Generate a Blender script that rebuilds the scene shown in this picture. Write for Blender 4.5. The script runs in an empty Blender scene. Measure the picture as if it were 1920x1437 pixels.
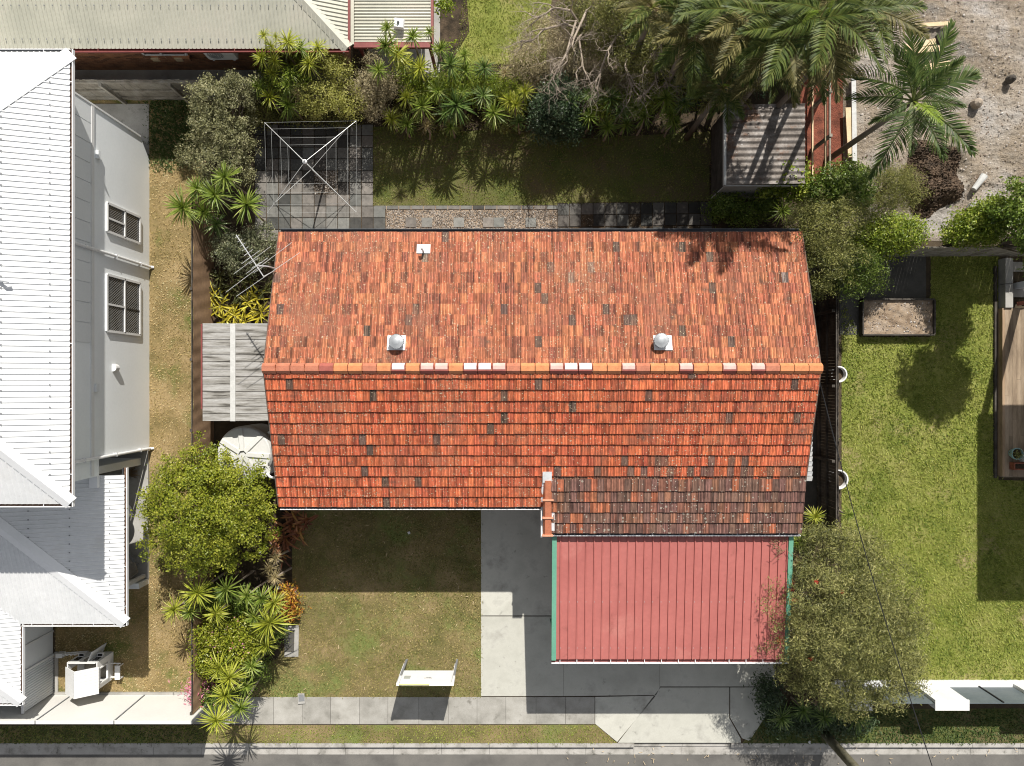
import bpy, bmesh, math, random
import numpy as np
from mathutils import Vector, Matrix, Euler
R = math.radians
C = bpy.context.scene.collection
SC = bpy.context.scene
CAM_H, FPX = 27.0, 1400.0          # drone height in metres, focal length in photograph pixels (1920 wide)

# ------------------------------------------------------------------ camera, sky, sun, exposure
cd = bpy.data.cameras.new('drone_camera'); cam = bpy.data.objects.new('drone_camera', cd); C.objects.link(cam)
cam.location = (0, 0, CAM_H); cam.rotation_euler = (0, 0, 0)
cd.sensor_width = 36.0; cd.sensor_fit = 'HORIZONTAL'; cd.lens = FPX / 1920 * 36.0
cd.clip_start = 0.5; cd.clip_end = 3000
SC.camera = cam
SUN_DX, SUN_DY = -0.245, -0.985     # where the shadow of a 1 m post ends
elev = math.atan2(1.0, math.hypot(SUN_DX, SUN_DY))
az = math.atan2(-SUN_DX, -SUN_DY)   # sun azimuth from +Y towards +X
w = bpy.data.worlds.new("World"); SC.world = w; w.use_nodes = True
nt = w.node_tree; bg = nt.nodes['Background']
sky = nt.nodes.new('ShaderNodeTexSky'); sky.sky_type = 'NISHITA'; sky.sun_disc = False
sky.sun_elevation = elev; sky.sun_rotation = az; sky.altitude = 20
hs = nt.nodes.new('ShaderNodeHueSaturation'); hs.inputs['Saturation'].default_value = 0.22
nt.links.new(sky.outputs[0], hs.inputs['Color']); nt.links.new(hs.outputs[0], bg.inputs[0]); bg.inputs[1].default_value = 0.085
sd = bpy.data.lights.new('sun', 'SUN'); sun = bpy.data.objects.new('sun', sd); C.objects.link(sun)
sd.energy = 4.6; sd.angle = R(0.5); sd.color = (1.0, 0.955, 0.88)
sun.rotation_euler = Vector((SUN_DX, SUN_DY, -1.0)).to_track_quat('-Z', 'Y').to_euler()
sun.location = (6, 24, 30)
SC.view_settings.view_transform = 'Standard'
try: SC.view_settings.look = 'None'
except Exception: pass
SC.view_settings.gamma = 1.0; SC.view_settings.use_curve_mapping = False
SC.view_settings.exposure = 0.62
SC.cycles.filter_width = 1.05
SC.cycles.max_bounces = 6; SC.cycles.diffuse_bounces = 3; SC.cycles.glossy_bounces = 2; SC.cycles.transmission_bounces = 4
SC.cycles.sample_clamp_indirect = 6

# ------------------------------------------------------------------ helpers
def W(px, py, h=0.0):
    """measured photograph pixel + height above ground -> metres"""
    s = (CAM_H - h) / FPX
    return Vector(((px - 960) * s, -(py - 718.5) * s, h))
def XY(px, py, h=0.0):
    v = W(px, py, h); return (v.x, v.y)
WLOC = {}
def tag(o, label=None, cat=None, group=None, kind=None):
    if label: o['label'] = label
    if cat: o['category'] = cat
    if group: o['group'] = group
    if kind: o['kind'] = kind
    return o
def thing(name, label, cat, loc, group=None):
    o = bpy.data.objects.new(name, None); C.objects.link(o); o.empty_display_size = .2
    o.location = loc; WLOC[o.name] = Vector(loc)
    return tag(o, label, cat, group)
def link(name, me, m, parent=None, loc=(0, 0, 0), rot=None, scale=None, color=None):
    """loc is in world metres; a part is moved into its parent's frame"""
    o = bpy.data.objects.new(name, me); C.objects.link(o)
    if m is not None and (len(me.materials) == 0): me.materials.append(m)
    loc = Vector(loc); WLOC[o.name] = loc.copy()
    if parent is not None:
        o.parent = parent; loc = loc - WLOC[parent.name]
    o.location = loc
    if rot is not None: o.rotation_euler = rot
    if scale is not None: o.scale = scale if hasattr(scale, '__len__') else (scale,) * 3
    if color is not None: o.color = (*color, 1)
    return o
class MB:
    def __init__(s): s.v = []; s.f = []
    def add(s, vs, fs):
        n = len(s.v); s.v += [tuple(v) for v in vs]; s.f += [tuple(i + n for i in f) for f in fs]; return s
    def box(s, x0, x1, y0, y1, z0, z1):
        return s.add([(x0,y0,z0),(x1,y0,z0),(x1,y1,z0),(x0,y1,z0),(x0,y0,z1),(x1,y0,z1),(x1,y1,z1),(x0,y1,z1)],
                     [(0,3,2,1),(4,5,6,7),(0,1,5,4),(1,2,6,5),(2,3,7,6),(3,0,4,7)])
    def beam(s, A, B, w, h, up=(0,0,1)):
        A, B = Vector(A), Vector(B); d = (B - A).normalized(); up = Vector(up)
        if abs(d.dot(up)) > .99: up = Vector((0,1,0))
        sd = d.cross(up).normalized(); u = sd.cross(d).normalized()
        vs = [P + sd*(a*w/2) + u*(b*h/2) for P in (A, B) for a, b in ((-1,-1),(1,-1),(1,1),(-1,1))]
        return s.add(vs, [(0,1,2,3),(7,6,5,4),(0,4,5,1),(1,5,6,2),(2,6,7,3),(3,7,4,0)])
    def prism(s, poly, z0, z1):
        n = len(poly); a = sum(poly[i][0]*poly[(i+1)%n][1]-poly[(i+1)%n][0]*poly[i][1] for i in range(n))
        if a < 0: poly = poly[::-1]
        vs = [(x,y,z0) for x,y in poly] + [(x,y,z1) for x,y in poly]
        return s.add(vs, [tuple(range(n-1,-1,-1)), tuple(range(n,2*n))] + [(i,(i+1)%n,n+(i+1)%n,n+i) for i in range(n)])
    def sheet(s, pts): return s.add(pts, [tuple(range(len(pts)))])
    def tube(s, pts, r, sides=6, cap=True):
        pts = [Vector(p) for p in pts]; n = len(pts)
        rs = list(r) if hasattr(r, '__len__') else [r]*n
        vs = []; ref = Vector((.31,.27,.91))
        for i, p in enumerate(pts):
            d = (pts[min(i+1,n-1)] - pts[max(i-1,0)]).normalized()
            a = d.cross(ref)
            if a.length < .05: a = d.cross(Vector((1,0,0)))
            a.normalize(); b = d.cross(a).normalized()
            for k in range(sides):
                t = 2*math.pi*k/sides; vs.append(p + a*(math.cos(t)*rs[i]) + b*(math.sin(t)*rs[i]))
        fs = [(i*sides+k, i*sides+(k+1)%sides, (i+1)*sides+(k+1)%sides, (i+1)*sides+k) for i in range(n-1) for k in range(sides)]
        if cap: fs += [tuple(range(sides-1,-1,-1)), tuple(range((n-1)*sides, n*sides))]
        return s.add(vs, fs)
    def lathe(s, prof, c, seg=24, cap0=True, cap1=True):
        vs = [(c[0]+r*math.cos(2*math.pi*k/seg), c[1]+r*math.sin(2*math.pi*k/seg), c[2]+z) for r, z in prof for k in range(seg)]
        n = len(prof)
        fs = [(i*seg+k, i*seg+(k+1)%seg, (i+1)*seg+(k+1)%seg, (i+1)*seg+k) for i in range(n-1) for k in range(seg)]
        if cap0: fs.append(tuple(range(seg-1,-1,-1)))
        if cap1: fs.append(tuple(range((n-1)*seg, n*seg)))
        return s.add(vs, fs)
    def build(s, name, m, parent=None, color=None, smooth=False, origin=None):
        a = np.array(s.v, dtype=float); lo, hi = a.min(0), a.max(0)
        o = Vector(((lo[0]+hi[0])/2, (lo[1]+hi[1])/2, lo[2])) if origin is None else Vector(origin)
        me = bpy.data.meshes.new(name); me.from_pydata([tuple(x) for x in a - np.array(o)], [], s.f); me.validate(); me.update()
        if smooth: me.polygons.foreach_set('use_smooth', [True]*len(me.polygons))
        return link(name, me, m, parent, o, color=color)
def np_mesh(name, V, F, tint=None, col=None, smooth=False):
    V = np.asarray(V, dtype=np.float32).reshape(-1, 3); F = np.asarray(F, dtype=np.int32); M, k = F.shape
    me = bpy.data.meshes.new(name)
    me.vertices.add(len(V)); me.vertices.foreach_set('co', V.ravel())
    me.loops.add(M*k); me.loops.foreach_set('vertex_index', F.ravel())
    me.polygons.add(M); me.polygons.foreach_set('loop_start', np.arange(M, dtype=np.int32)*k)
    me.polygons.foreach_set('use_smooth', np.full(M, bool(smooth)))
    me.update(calc_edges=True)
    if tint is not None:
        a = me.attributes.new('tint', 'FLOAT', 'FACE'); a.data.foreach_set('value', np.asarray(tint, dtype=np.float32))
    if col is not None:
        a = me.attributes.new('col', 'FLOAT_COLOR', 'FACE'); c = np.ones((M, 4), dtype=np.float32); c[:, :3] = col; a.data.foreach_set('color', c.ravel())
    return me
def put(name, V, F, m, parent=None, tint=None, col=None, smooth=False):
    V = np.asarray(V, dtype=float).reshape(-1, 3); lo, hi = V.min(0), V.max(0)
    o = np.array([(lo[0]+hi[0])/2, (lo[1]+hi[1])/2, lo[2]])
    return link(name, np_mesh(name, V - o, F, tint, col, smooth), m, parent, o)
def inside(x, y, poly):
    r = np.zeros(len(x), dtype=bool); n = len(poly); j = n-1
    for i in range(n):
        xi, yi = poly[i]; xj, yj = poly[j]
        c = ((yi > y) != (yj > y)) & (x < (xj-xi)*(y-yi)/((yj-yi) or 1e-9) + xi); r ^= c; j = i
    return r

# ------------------------------------------------------------------ materials
def _m(name):
    m = bpy.data.materials.new(name); m.use_nodes = True; t = m.node_tree; return m, t, t.nodes['Principled BSDF']
def N(t, kind, **kw):
    n = t.nodes.new(kind)
    for k, v in kw.items(): setattr(n, k, v)
    return n
def _noise(t, vec, scale, detail=5, rough=.6):
    n = N(t, 'ShaderNodeTexNoise'); n.inputs['Scale'].default_value = scale; n.inputs['Detail'].default_value = detail
    n.inputs['Roughness'].default_value = rough; t.links.new(vec, n.inputs['Vector']); return n.outputs['Fac']
def _ramp(t, fac, cols, lo=.33, hi=.67):
    r = N(t, 'ShaderNodeValToRGB'); e = r.color_ramp.elements
    n = len(cols)
    while len(e) < n: e.new(.5)
    for i, c in enumerate(cols):
        e[i].position = lo + (hi-lo)*i/max(n-1, 1)
    for i, c in enumerate(cols): e[i].color = (*c, 1)
    t.links.new(fac, r.inputs[0]); return r.outputs[0]
def _mix(t, a, b, fac, mode='MIX'):
    n = N(t, 'ShaderNodeMix', data_type='RGBA', blend_type=mode)
    for s, v in ((n.inputs[6], a), (n.inputs[7], b), (n.inputs[0], fac)):
        if hasattr(v, 'is_output'): t.links.new(v, s)
        elif isinstance(v, (int, float)): s.default_value = v
        else: s.default_value = (*v, 1)
    return n.outputs[2]
def _math(t, op, a, b=0.0, clamp=False):
    n = N(t, 'ShaderNodeMath', operation=op, use_clamp=clamp)
    for s, v in ((n.inputs[0], a), (n.inputs[1], b)):
        if hasattr(v, 'is_output'): t.links.new(v, s)
        else: s.default_value = v
    return n.outputs[0]
def surf(name, cols, scale=2.0, rough=.8, bump=None, fine=None, metal=0.0, stretch=(1,1,1), objcol=False, tint=None,
         spots=None, patches=(), spec=.3, band=(.33,.67), trans=0.0):
    """cols: noise ramp; fine=(scale, amount, stretch); patches: [(colour, scale, threshold, softness)]; spots=(scale, radius, colour, amount)"""
    m, t, b = _m(name); L = t.links
    pos = N(t, 'ShaderNodeNewGeometry').outputs['Position']
    def mapped(st):
        mp = N(t, 'ShaderNodeMapping'); mp.inputs['Scale'].default_value = st; L.new(pos, mp.inputs['Vector']); return mp.outputs[0]
    vec = mapped(stretch)
    n1 = _noise(t, vec, scale)
    if tint is not None:
        at = N(t, 'ShaderNodeAttribute', attribute_name='tint').outputs['Fac']
        f = _math(t, 'ADD', at, _math(t, 'MULTIPLY', _math(t, 'SUBTRACT', n1, .5), tint))
        c = _ramp(t, f, cols, 0.0, 1.0)
    else:
        c = _ramp(t, n1, cols, *band)
    if objcol:
        oc = N(t, 'ShaderNodeObjectInfo').outputs['Color']; at = N(t, 'ShaderNodeAttribute', attribute_name='col').outputs['Color']
        c = _mix(t, c, oc, 1.0, 'MULTIPLY')
        if objcol == 'both': c = _mix(t, c, at, 1.0, 'MULTIPLY')
    for (pc, ps, th, so) in patches:
        n = _noise(t, mapped((1,1,1)), ps, 6, .65)
        mr = N(t, 'ShaderNodeMapRange'); L.new(n, mr.inputs[0]); mr.inputs[1].default_value = th; mr.inputs[2].default_value = th+so
        c = _mix(t, c, pc, mr.outputs[0])
    if fine:
        n2 = _noise(t, mapped(fine[2] if len(fine) > 2 else (1,1,1)), fine[0], 4, .7)
        mr = N(t, 'ShaderNodeMapRange'); L.new(n2, mr.inputs[0]); mr.inputs[1].default_value = .25; mr.inputs[2].default_value = .75
        mr.inputs[3].default_value = 1-fine[1]; mr.inputs[4].default_value = 1+fine[1]
        cb = N(t, 'ShaderNodeCombineColor')
        for i in range(3): L.new(mr.outputs[0], cb.inputs[i])
        c = _mix(t, c, cb.outputs[0], 1.0, 'MULTIPLY')
    if spots:
        for (ss, rr, sc_, am) in spots:
            v = N(t, 'ShaderNodeTexVoronoi'); v.inputs['Scale'].default_value = ss; L.new(mapped((1,1,.3)), v.inputs['Vector'])
            near = _math(t, 'LESS_THAN', v.outputs['Distance'], rr)
            sel = N(t, 'ShaderNodeSeparateColor'); L.new(v.outputs['Color'], sel.inputs[0])
            dens = _noise(t, mapped((1,1,1)), .35, 4)
            on = _math(t, 'LESS_THAN', sel.outputs[0], _math(t, 'MULTIPLY', _math(t, 'SUBTRACT', dens, .33, True), am*4))
            c = _mix(t, c, sc_, _math(t, 'MULTIPLY', _math(t, 'MULTIPLY', near, on), .85))
    L.new(c, b.inputs['Base Color']); b.inputs['Roughness'].default_value = rough; b.inputs['Metallic'].default_value = metal
    b.inputs['Specular IOR Level'].default_value = spec
    if bump:
        bn = N(t, 'ShaderNodeBump'); bn.inputs['Strength'].default_value = bump[1]; bn.inputs['Distance'].default_value = bump[2] if len(bump) > 2 else .02
        L.new(_noise(t, mapped(stretch), bump[0], 5, .65), bn.inputs['Height']); L.new(bn.outputs[0], b.inputs['Normal'])
    if trans:
        tr = N(t, 'ShaderNodeBsdfTranslucent'); L.new(_mix(t, c, (1.0,1.0,.45), .55, 'MULTIPLY'), tr.inputs[0])
        mx = N(t, 'ShaderNodeMixShader'); mx.inputs[0].default_value = trans
        L.new(b.outputs[0], mx.inputs[1]); L.new(tr.outputs[0], mx.inputs[2]); L.new(mx.outputs[0], t.nodes['Material Output'].inputs[0])
    return m
def leaf(name, cols, rough=.5, trans=.28, k=.5, spec=.35):
    cols = [tuple(min(.6, v*1.4) for v in c) for c in cols]
    return surf(name, cols, scale=1.3, rough=rough, tint=k, trans=trans, spec=spec)
M = {}
M['soil'] = surf('soil', [(.018,.013,.008),(.05,.036,.022),(.085,.06,.038)], 3, .95, (25,.8,.03), (40,.5))
M['ground'] = surf('ground', [(.045,.034,.022),(.08,.06,.036)], 2, .95, (25,.6,.03), (40,.4))
M['lawn_front'] = surf('lawn_front', [(.11,.105,.035),(.18,.145,.062),(.25,.19,.095)], .9, .95, (60,.8,.03), (45,.45), patches=[((.15,.175,.05),.6,.50,.14)])
M['lawn_strip'] = surf('lawn_strip', [(.16,.125,.05),(.25,.185,.085),(.32,.235,.12)], .9, .95, (60,.8,.03), (45,.45), patches=[((.11,.125,.03),.6,.52,.12)])
M['lawn_green'] = surf('lawn_green', [(.12,.15,.025),(.195,.215,.045),(.25,.245,.075)], .8, .95, (60,.8,.03), (45,.4), patches=[((.30,.24,.12),.45,.56,.12)])
M['lawn_back'] = surf('lawn_back', [(.075,.095,.022),(.11,.11,.035),(.12,.095,.05)], .8, .95, (60,.8,.03), (45,.5))
M['earth'] = surf('earth', [(.20,.18,.155),(.24,.195,.145),(.295,.255,.21),(.33,.305,.28)], .55, .95, (18,1.0,.06), (30,.35), patches=[((.20,.125,.075),.35,.6,.1)])
M['red_earth'] = surf('red_earth', [(.09,.03,.018),(.24,.075,.045)], 2.5, .95, (20,1,.04), (35,.5))
M['concrete'] = surf('concrete', [(.24,.235,.22),(.31,.30,.28),(.36,.35,.33)], 1.2, .88, (60,.25,.01), (50,.14), patches=[((.17,.165,.15),2.5,.60,.14)])
M['concrete_drive'] = surf('concrete_drive', [(.38,.375,.335),(.44,.435,.39),(.48,.475,.435)], .9, .85, (60,.25,.01), (60,.10), patches=[((.27,.262,.23),.9,.52,.2),((.25,.245,.22),3.2,.62,.10)], objcol=True)
M['concrete_path'] = surf('concrete_path', [(.23,.222,.20),(.30,.29,.265),(.35,.34,.315)], 1.6, .9, (60,.3,.01), (55,.16), patches=[((.17,.162,.142),2.2,.60,.12)], objcol=True)
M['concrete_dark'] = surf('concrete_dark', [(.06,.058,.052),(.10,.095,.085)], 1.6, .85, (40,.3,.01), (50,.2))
M['kerb'] = surf('kerb', [(.22,.21,.19),(.34,.325,.30),(.38,.365,.34)], 2.4, .9, (60,.3,.01), (55,.18), patches=[((.12,.115,.10),3.0,.6,.1)])
M['asphalt'] = surf('asphalt', [(.095,.09,.084),(.125,.119,.11),(.145,.137,.125)], 1.0, .93, (160,.5,.01), (140,.25), patches=[((.15,.135,.115),.7,.62,.1)])
M['paver'] = surf('paver', [(.58,.57,.55),(.76,.75,.73),(.88,.86,.83)], 5, .85, (50,.4,.01), (60,.22), objcol=True, patches=[((.06,.055,.045),4.0,.66,.06)])
M['gravel'] = surf('gravel', [(.045,.038,.032),(.12,.10,.082),(.23,.20,.17),(.44,.41,.37)], 3, .85, tint=.3)
M['tile'] = surf('tile', [(.70,.66,.62),(1.0,1.0,1.0),(1.18,1.15,1.1)], 6, .78, (70,.35,.01), (20,.55,(4.0,.30,1)), objcol='both', stretch=(1,.5,1),
     patches=[((.24,.10,.06),.8,.50,.28),((.07,.048,.036),3.4,.56,.22)], spots=[(14,.20,(.46,.40,.27),.55),(24,.22,(.42,.35,.22),.55),(8,.17,(.44,.39,.29),.25)])
M['tile_old'] = surf('tile_old', [(.65,.62,.60),(1.0,1.0,1.0),(1.2,1.15,1.1)], 6, .8, (70,.35,.01), (22,.4,(3.0,.35,1)), objcol='both', stretch=(1,.5,1),
     patches=[((.075,.055,.046),2.4,.60,.2)], spots=[(13,.22,(.36,.33,.27),.45),(7,.24,(.30,.27,.22),.4)])
M['pink_glare'] = surf('pink_glare', [(.50,.33,.29),(.58,.40,.36)], 5, .3, (40,.2,.01), (30,.1), spec=.5)  # pale glare colour painted on the glossy ridge caps
M['ridge_tile'] = surf('ridge_tile', [(.85,.82,.8),(1.0,1.0,1.0),(1.1,1.08,1.05)], 5, .38, (40,.2,.01), (30,.18), objcol=True, spec=.5)
M['mortar'] = surf('mortar', [(.07,.05,.04),(.13,.095,.075)], 6, .95, (40,.5,.01), (40,.3))
M['white_metal'] = surf('white_metal', [(.64,.645,.65),(.70,.705,.71)], .8, .42, None, (6,.03), spec=.4)
M['white_roof'] = surf('white_roof', [(.58,.59,.595),(.65,.655,.66)], .7, .5, None, (5,.06), spec=.35, patches=[((.52,.515,.50),.35,.55,.2),((.42,.41,.39),4.0,.70,.06)])
M['grey_flash'] = surf('grey_flash', [(.60,.61,.62),(.72,.73,.74)], 4, .45, (30,.15,.01), (14,.12), metal=.2)
M['cream_roof'] = surf('cream_roof', [(.40,.395,.33),(.47,.46,.385),(.50,.47,.40)], .5, .55, None, (9,.06))
M['white_paint'] = surf('white_paint', [(.60,.60,.59),(.66,.66,.65)], 1.5, .6, None, (20,.04))
M['offwhite_fence'] = surf('offwhite_fence', [(.54,.53,.505),(.58,.57,.54)], .8, .7, None, (12,.03))
M['grey_wall'] = surf('grey_wall', [(.71,.735,.74),(.765,.79,.795)], .5, .75, (60,.1,.005), (10,.03))
M['grey_clad'] = surf('grey_clad', [(.62,.64,.645),(.66,.68,.685)], .5, .7, None, (10,.03))
M['dark_glass'] = surf('dark_glass', [(.012,.012,.012),(.03,.028,.025)], 1.2, .12, spec=.5)
M['mesh_wire'] = surf('mesh_wire', [(.20,.20,.195),(.26,.26,.255)], 4, .5)
M['mulch'] = surf('mulch', [(.025,.018,.012),(.075,.05,.032),(.13,.09,.06)], 4, .95, (20,1,.05), (25,.5))
M['litter'] = surf('litter', [(.06,.03,.02),(.13,.075,.05),(.20,.14,.10)], 14, .95, (40,.8,.02), (40,.5))
M['maroon'] = surf('maroon', [(.17,.045,.04),(.22,.06,.055)], 3, .5, None, (12,.1))
M['red_sheet'] = surf('red_sheet', [(.34,.108,.095),(.385,.128,.112)], .6, .48, None, (7,.08), spec=.4, patches=[((.43,.17,.145),.5,.56,.15),((.27,.09,.075),1.8,.62,.12)])
M['green_paint'] = surf('green_paint', [(.10,.27,.19),(.13,.31,.22)], 1.4, .45, None, (12,.08))
M['gutter_dark'] = surf('gutter_dark', [(.05,.06,.07),(.09,.10,.115)], 3, .6, None, (15,.25))
M['brick'] = None
M['timber_grey'] = surf('timber_grey', [(.17,.15,.12),(.25,.225,.185),(.32,.30,.26)], 2.2, .9, (30,.4,.01), (18,.25))
M['timber_dark'] = surf('timber_dark', [(.035,.03,.025),(.06,.052,.044),(.09,.08,.068)], 2.2, .9, (30,.4,.01), (18,.3))
M['timber_pale'] = surf('timber_pale', [(.50,.38,.23),(.62,.49,.32)], 3, .8, (30,.2,.01), (14,.12))
M['timber_white'] = surf('timber_white', [(.42,.42,.405),(.50,.50,.485)], 3, .8, (30,.3,.01), (14,.12))
M['plank_worn'] = surf('plank_worn', [(.36,.355,.34),(.31,.30,.285),(.22,.21,.19),(.08,.074,.065)], 2.6, .85, (40,.35,.01), (16,.30,(.35,5,1)), stretch=(.30,3.4,1), band=(.36,.66))
M['deck'] = surf('deck', [(.16,.12,.085),(.27,.21,.15),(.33,.265,.20)], 2.0, .85, (30,.4,.01), (14,.22,(5,.3,1)), stretch=(1.2,.25,1), objcol=True)
M['brown_cloth'] = surf('brown_cloth', [(.27,.17,.10),(.34,.22,.135)], 1.6, .85, (9,.15,.02), (9,.16,(4,.7,1)))
M['bark'] = surf('bark', [(.10,.08,.062),(.22,.18,.145)], 5, .9, (30,.7,.02), (30,.3))
M['bark_pale'] = surf('bark_pale', [(.22,.18,.14),(.36,.30,.24)], 5, .85, (30,.4,.02), (25,.2))
M['palm_bark'] = surf('palm_bark', [(.14,.115,.09),(.20,.165,.13)], 3, .9, (24,.6,.02), (20,.25,(1,1,6)))
M['pole_wood'] = surf('pole_wood', [(.10,.095,.055),(.17,.155,.10),(.22,.21,.15)], 3, .9, (40,.5,.01), (24,.3))
M['shed_roof'] = surf('shed_roof', [(.08,.068,.06),(.14,.12,.105),(.24,.22,.205)], 2.2, .65, None, (16,.4), metal=.1, patches=[((.11,.055,.03),1.6,.55,.12),((.36,.35,.34),4.5,.68,.05)])
M['galv'] = surf('galv', [(.30,.315,.33),(.38,.395,.41)], 4, .5, None, (14,.1), metal=.2)
M['wire'] = surf('wire', [(.42,.43,.42),(.50,.51,.50)], 4, .45, None, None, metal=.3)
M['black'] = surf('black', [(.012,.012,.013),(.02,.02,.022)], 4, .5)
M['poly_tank'] = surf('poly_tank', [(.46,.46,.44),(.52,.52,.50)], 1.5, .6, None, (14,.05))
M['slat_grey'] = surf('slat_grey', [(.085,.105,.115),(.11,.13,.14)], 1.5, .5, None, (12,.08))
M['sand'] = surf('sand', [(.17,.12,.08),(.29,.22,.155),(.33,.265,.205)], 2.4, .95, (30,1,.03), (40,.35))
M['rust'] = surf('rust', [(.16,.05,.03),(.26,.09,.05)], 5, .7, None, (14,.2))
M['teal'] = surf('teal', [(.16,.30,.31),(.30,.42,.40)], 9, .4, None, (14,.2))
M['yellow'] = surf('yellow', [(.75,.70,.05),(.8,.75,.08)], 2, .5)
M['grey_paint'] = surf('grey_paint', [(.30,.31,.28),(.34,.35,.32)], 6, .6)
M['slate_paint'] = surf('slate_paint', [(.16,.165,.17),(.2,.205,.21)], 6, .6)
M['petal_red'] = leaf('petal_red', [(.35,.02,.02),(.55,.05,.05)], .5, .2)
M['petal_pink'] = leaf('petal_pink', [(.40,.06,.12),(.65,.25,.33)], .5, .2)
# foliage
M['drac'] = leaf('drac', [(.05,.085,.012),(.10,.145,.02),(.16,.205,.032),(.28,.30,.09)], .42, .30)
M['drac_yellow'] = leaf('drac_yellow', [(.10,.13,.014),(.19,.22,.022),(.28,.29,.035),(.37,.37,.10)], .42, .30)
M['drac_deep'] = leaf('drac_deep', [(.03,.055,.012),(.06,.10,.022),(.10,.15,.036),(.24,.27,.11)], .4, .28)
M['drac_dry'] = leaf('drac_dry', [(.15,.12,.06),(.26,.21,.10),(.36,.30,.17)], .6, .25)
M['strap_yellow'] = leaf('strap_yellow', [(.09,.08,.012),(.22,.19,.018),(.40,.34,.03),(.5,.44,.08)], .4, .25)
M['strap_dark'] = leaf('strap_dark', [(.03,.035,.012),(.075,.08,.025),(.13,.12,.04)], .4, .25)
M['strap_red'] = leaf('strap_red', [(.10,.035,.02),(.22,.085,.04),(.34,.19,.06)], .4, .25)
M['lime_leaf'] = leaf('lime_leaf', [(.055,.075,.006),(.13,.155,.012),(.20,.215,.02),(.30,.29,.05)], .38, .30)
M['hedge_leaf'] = leaf('hedge_leaf', [(.055,.06,.025),(.12,.12,.055),(.19,.185,.09),(.31,.29,.17)], .45, .25)
M['speck_leaf'] = leaf('speck_leaf', [(.03,.04,.02),(.08,.09,.045),(.15,.16,.085),(.34,.33,.22)], .4, .22)
M['gold_leaf'] = leaf('gold_leaf', [(.12,.13,.025),(.24,.24,.045),(.33,.32,.09),(.40,.38,.16)], .5, .3)
M['straw_leaf'] = leaf('straw_leaf', [(.12,.10,.05),(.21,.18,.10),(.31,.26,.16),(.38,.33,.22)], .6, .25)
M['dark_leaf'] = leaf('dark_leaf', [(.010,.022,.008),(.025,.045,.018),(.05,.075,.035),(.11,.14,.08)], .32, .2)
M['mid_leaf'] = leaf('mid_leaf', [(.03,.055,.008),(.07,.11,.015),(.115,.16,.025),(.19,.22,.06)], .4, .3)
M['bright_leaf'] = leaf('bright_leaf', [(.055,.09,.008),(.11,.155,.014),(.19,.23,.025),(.28,.30,.06)], .4, .32)
M['olive_leaf'] = leaf('olive_leaf', [(.045,.055,.014),(.095,.10,.024),(.16,.16,.042),(.25,.24,.09)], .5, .25)
M['brush_leaf'] = leaf('brush_leaf', [(.035,.042,.012),(.095,.10,.03),(.175,.175,.055),(.30,.285,.12)], .5, .25)
M['palm_leaf'] = leaf('palm_leaf', [(.018,.032,.008),(.042,.062,.012),(.085,.105,.022),(.17,.165,.06)], .5, .25, spec=.2)
M['palm_deep'] = leaf('palm_deep', [(.015,.03,.008),(.032,.055,.012),(.06,.085,.018),(.12,.14,.05)], .5, .25, spec=.2)
M['palm_olive'] = leaf('palm_olive', [(.03,.03,.010),(.07,.068,.02),(.13,.115,.04),(.21,.18,.085)], .55, .25, spec=.2)
M['palm_lime'] = leaf('palm_lime', [(.09,.14,.015),(.16,.22,.03),(.25,.30,.06)], .38, .35)
M['palm_dry'] = leaf('palm_dry', [(.15,.10,.055),(.26,.19,.11),(.34,.27,.17)], .7, .2)
M['grass_front'] = leaf('grass_front', [(.075,.09,.018),(.14,.13,.036),(.22,.18,.07),(.25,.20,.09)], .7, .2, .9)
M['grass_strip'] = leaf('grass_strip', [(0.146,0.129,0.034),(0.280,0.207,0.084),(0.392,0.291,0.146),(0.504,0.392,0.235)], .7, .2, .8)
M['grass_green'] = leaf('grass_green', [(.065,.10,.010),(.135,.17,.022),(.21,.225,.045),(.25,.25,.075)], .6, .25, .8)
M['grass_back'] = leaf('grass_back', [(.07,.11,.012),(.12,.155,.02),(.18,.18,.04),(.20,.16,.08)], .6, .25, .9)
M['grass_old'] = leaf('grass_old', [(0.056,0.090,0.013),(0.095,0.112,0.025),(0.134,0.123,0.045),(0.190,0.146,0.078)], .6, .25, .9)
M['grass_dark'] = leaf('grass_dark', [(0.022,0.045,0.009),(0.045,0.073,0.016),(0.078,0.101,0.028)], .6, .25, .6)
def brick_mat():
    m, t, b = _m('brick'); L = t.links
    pos = N(t, 'ShaderNodeNewGeometry').outputs['Position']; sx = N(t, 'ShaderNodeSeparateXYZ'); L.new(pos, sx.inputs[0])
    cb = N(t, 'ShaderNodeCombineXYZ'); L.new(_math(t, 'ADD', sx.outputs[0], sx.outputs[1]), cb.inputs[0]); L.new(sx.outputs[2], cb.inputs[1])
    br = N(t, 'ShaderNodeTexBrick'); L.new(cb.outputs[0], br.inputs['Vector'])
    br.inputs['Scale'].default_value = 1.0; br.inputs['Brick Width'].default_value = .24; br.inputs['Row Height'].default_value = .086
    br.inputs['Mortar Size'].default_value = .008; br.inputs['Bias'].default_value = -.15
    br.inputs['Color1'].default_value = (.38,.17,.085,1); br.inputs['Color2'].default_value = (.10,.045,.03,1); br.inputs['Mortar'].default_value = (.30,.20,.13,1)
    c = _mix(t, br.outputs[0], _ramp(t, _noise(t, pos, 3), [(.75,.7,.65),(1.15,1.1,1.0)]), 1.0, 'MULTIPLY')
    L.new(c, b.inputs['Base Color']); b.inputs['Roughness'].default_value = .9
    bn = N(t, 'ShaderNodeBump'); bn.inputs['Strength'].default_value = .6; bn.inputs['Distance'].default_value = .008; L.new(br.outputs['Fac'], bn.inputs['Height']); bn.invert = True
    L.new(bn.outputs[0], b.inputs['Normal']); return m
M['brick'] = brick_mat()

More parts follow.
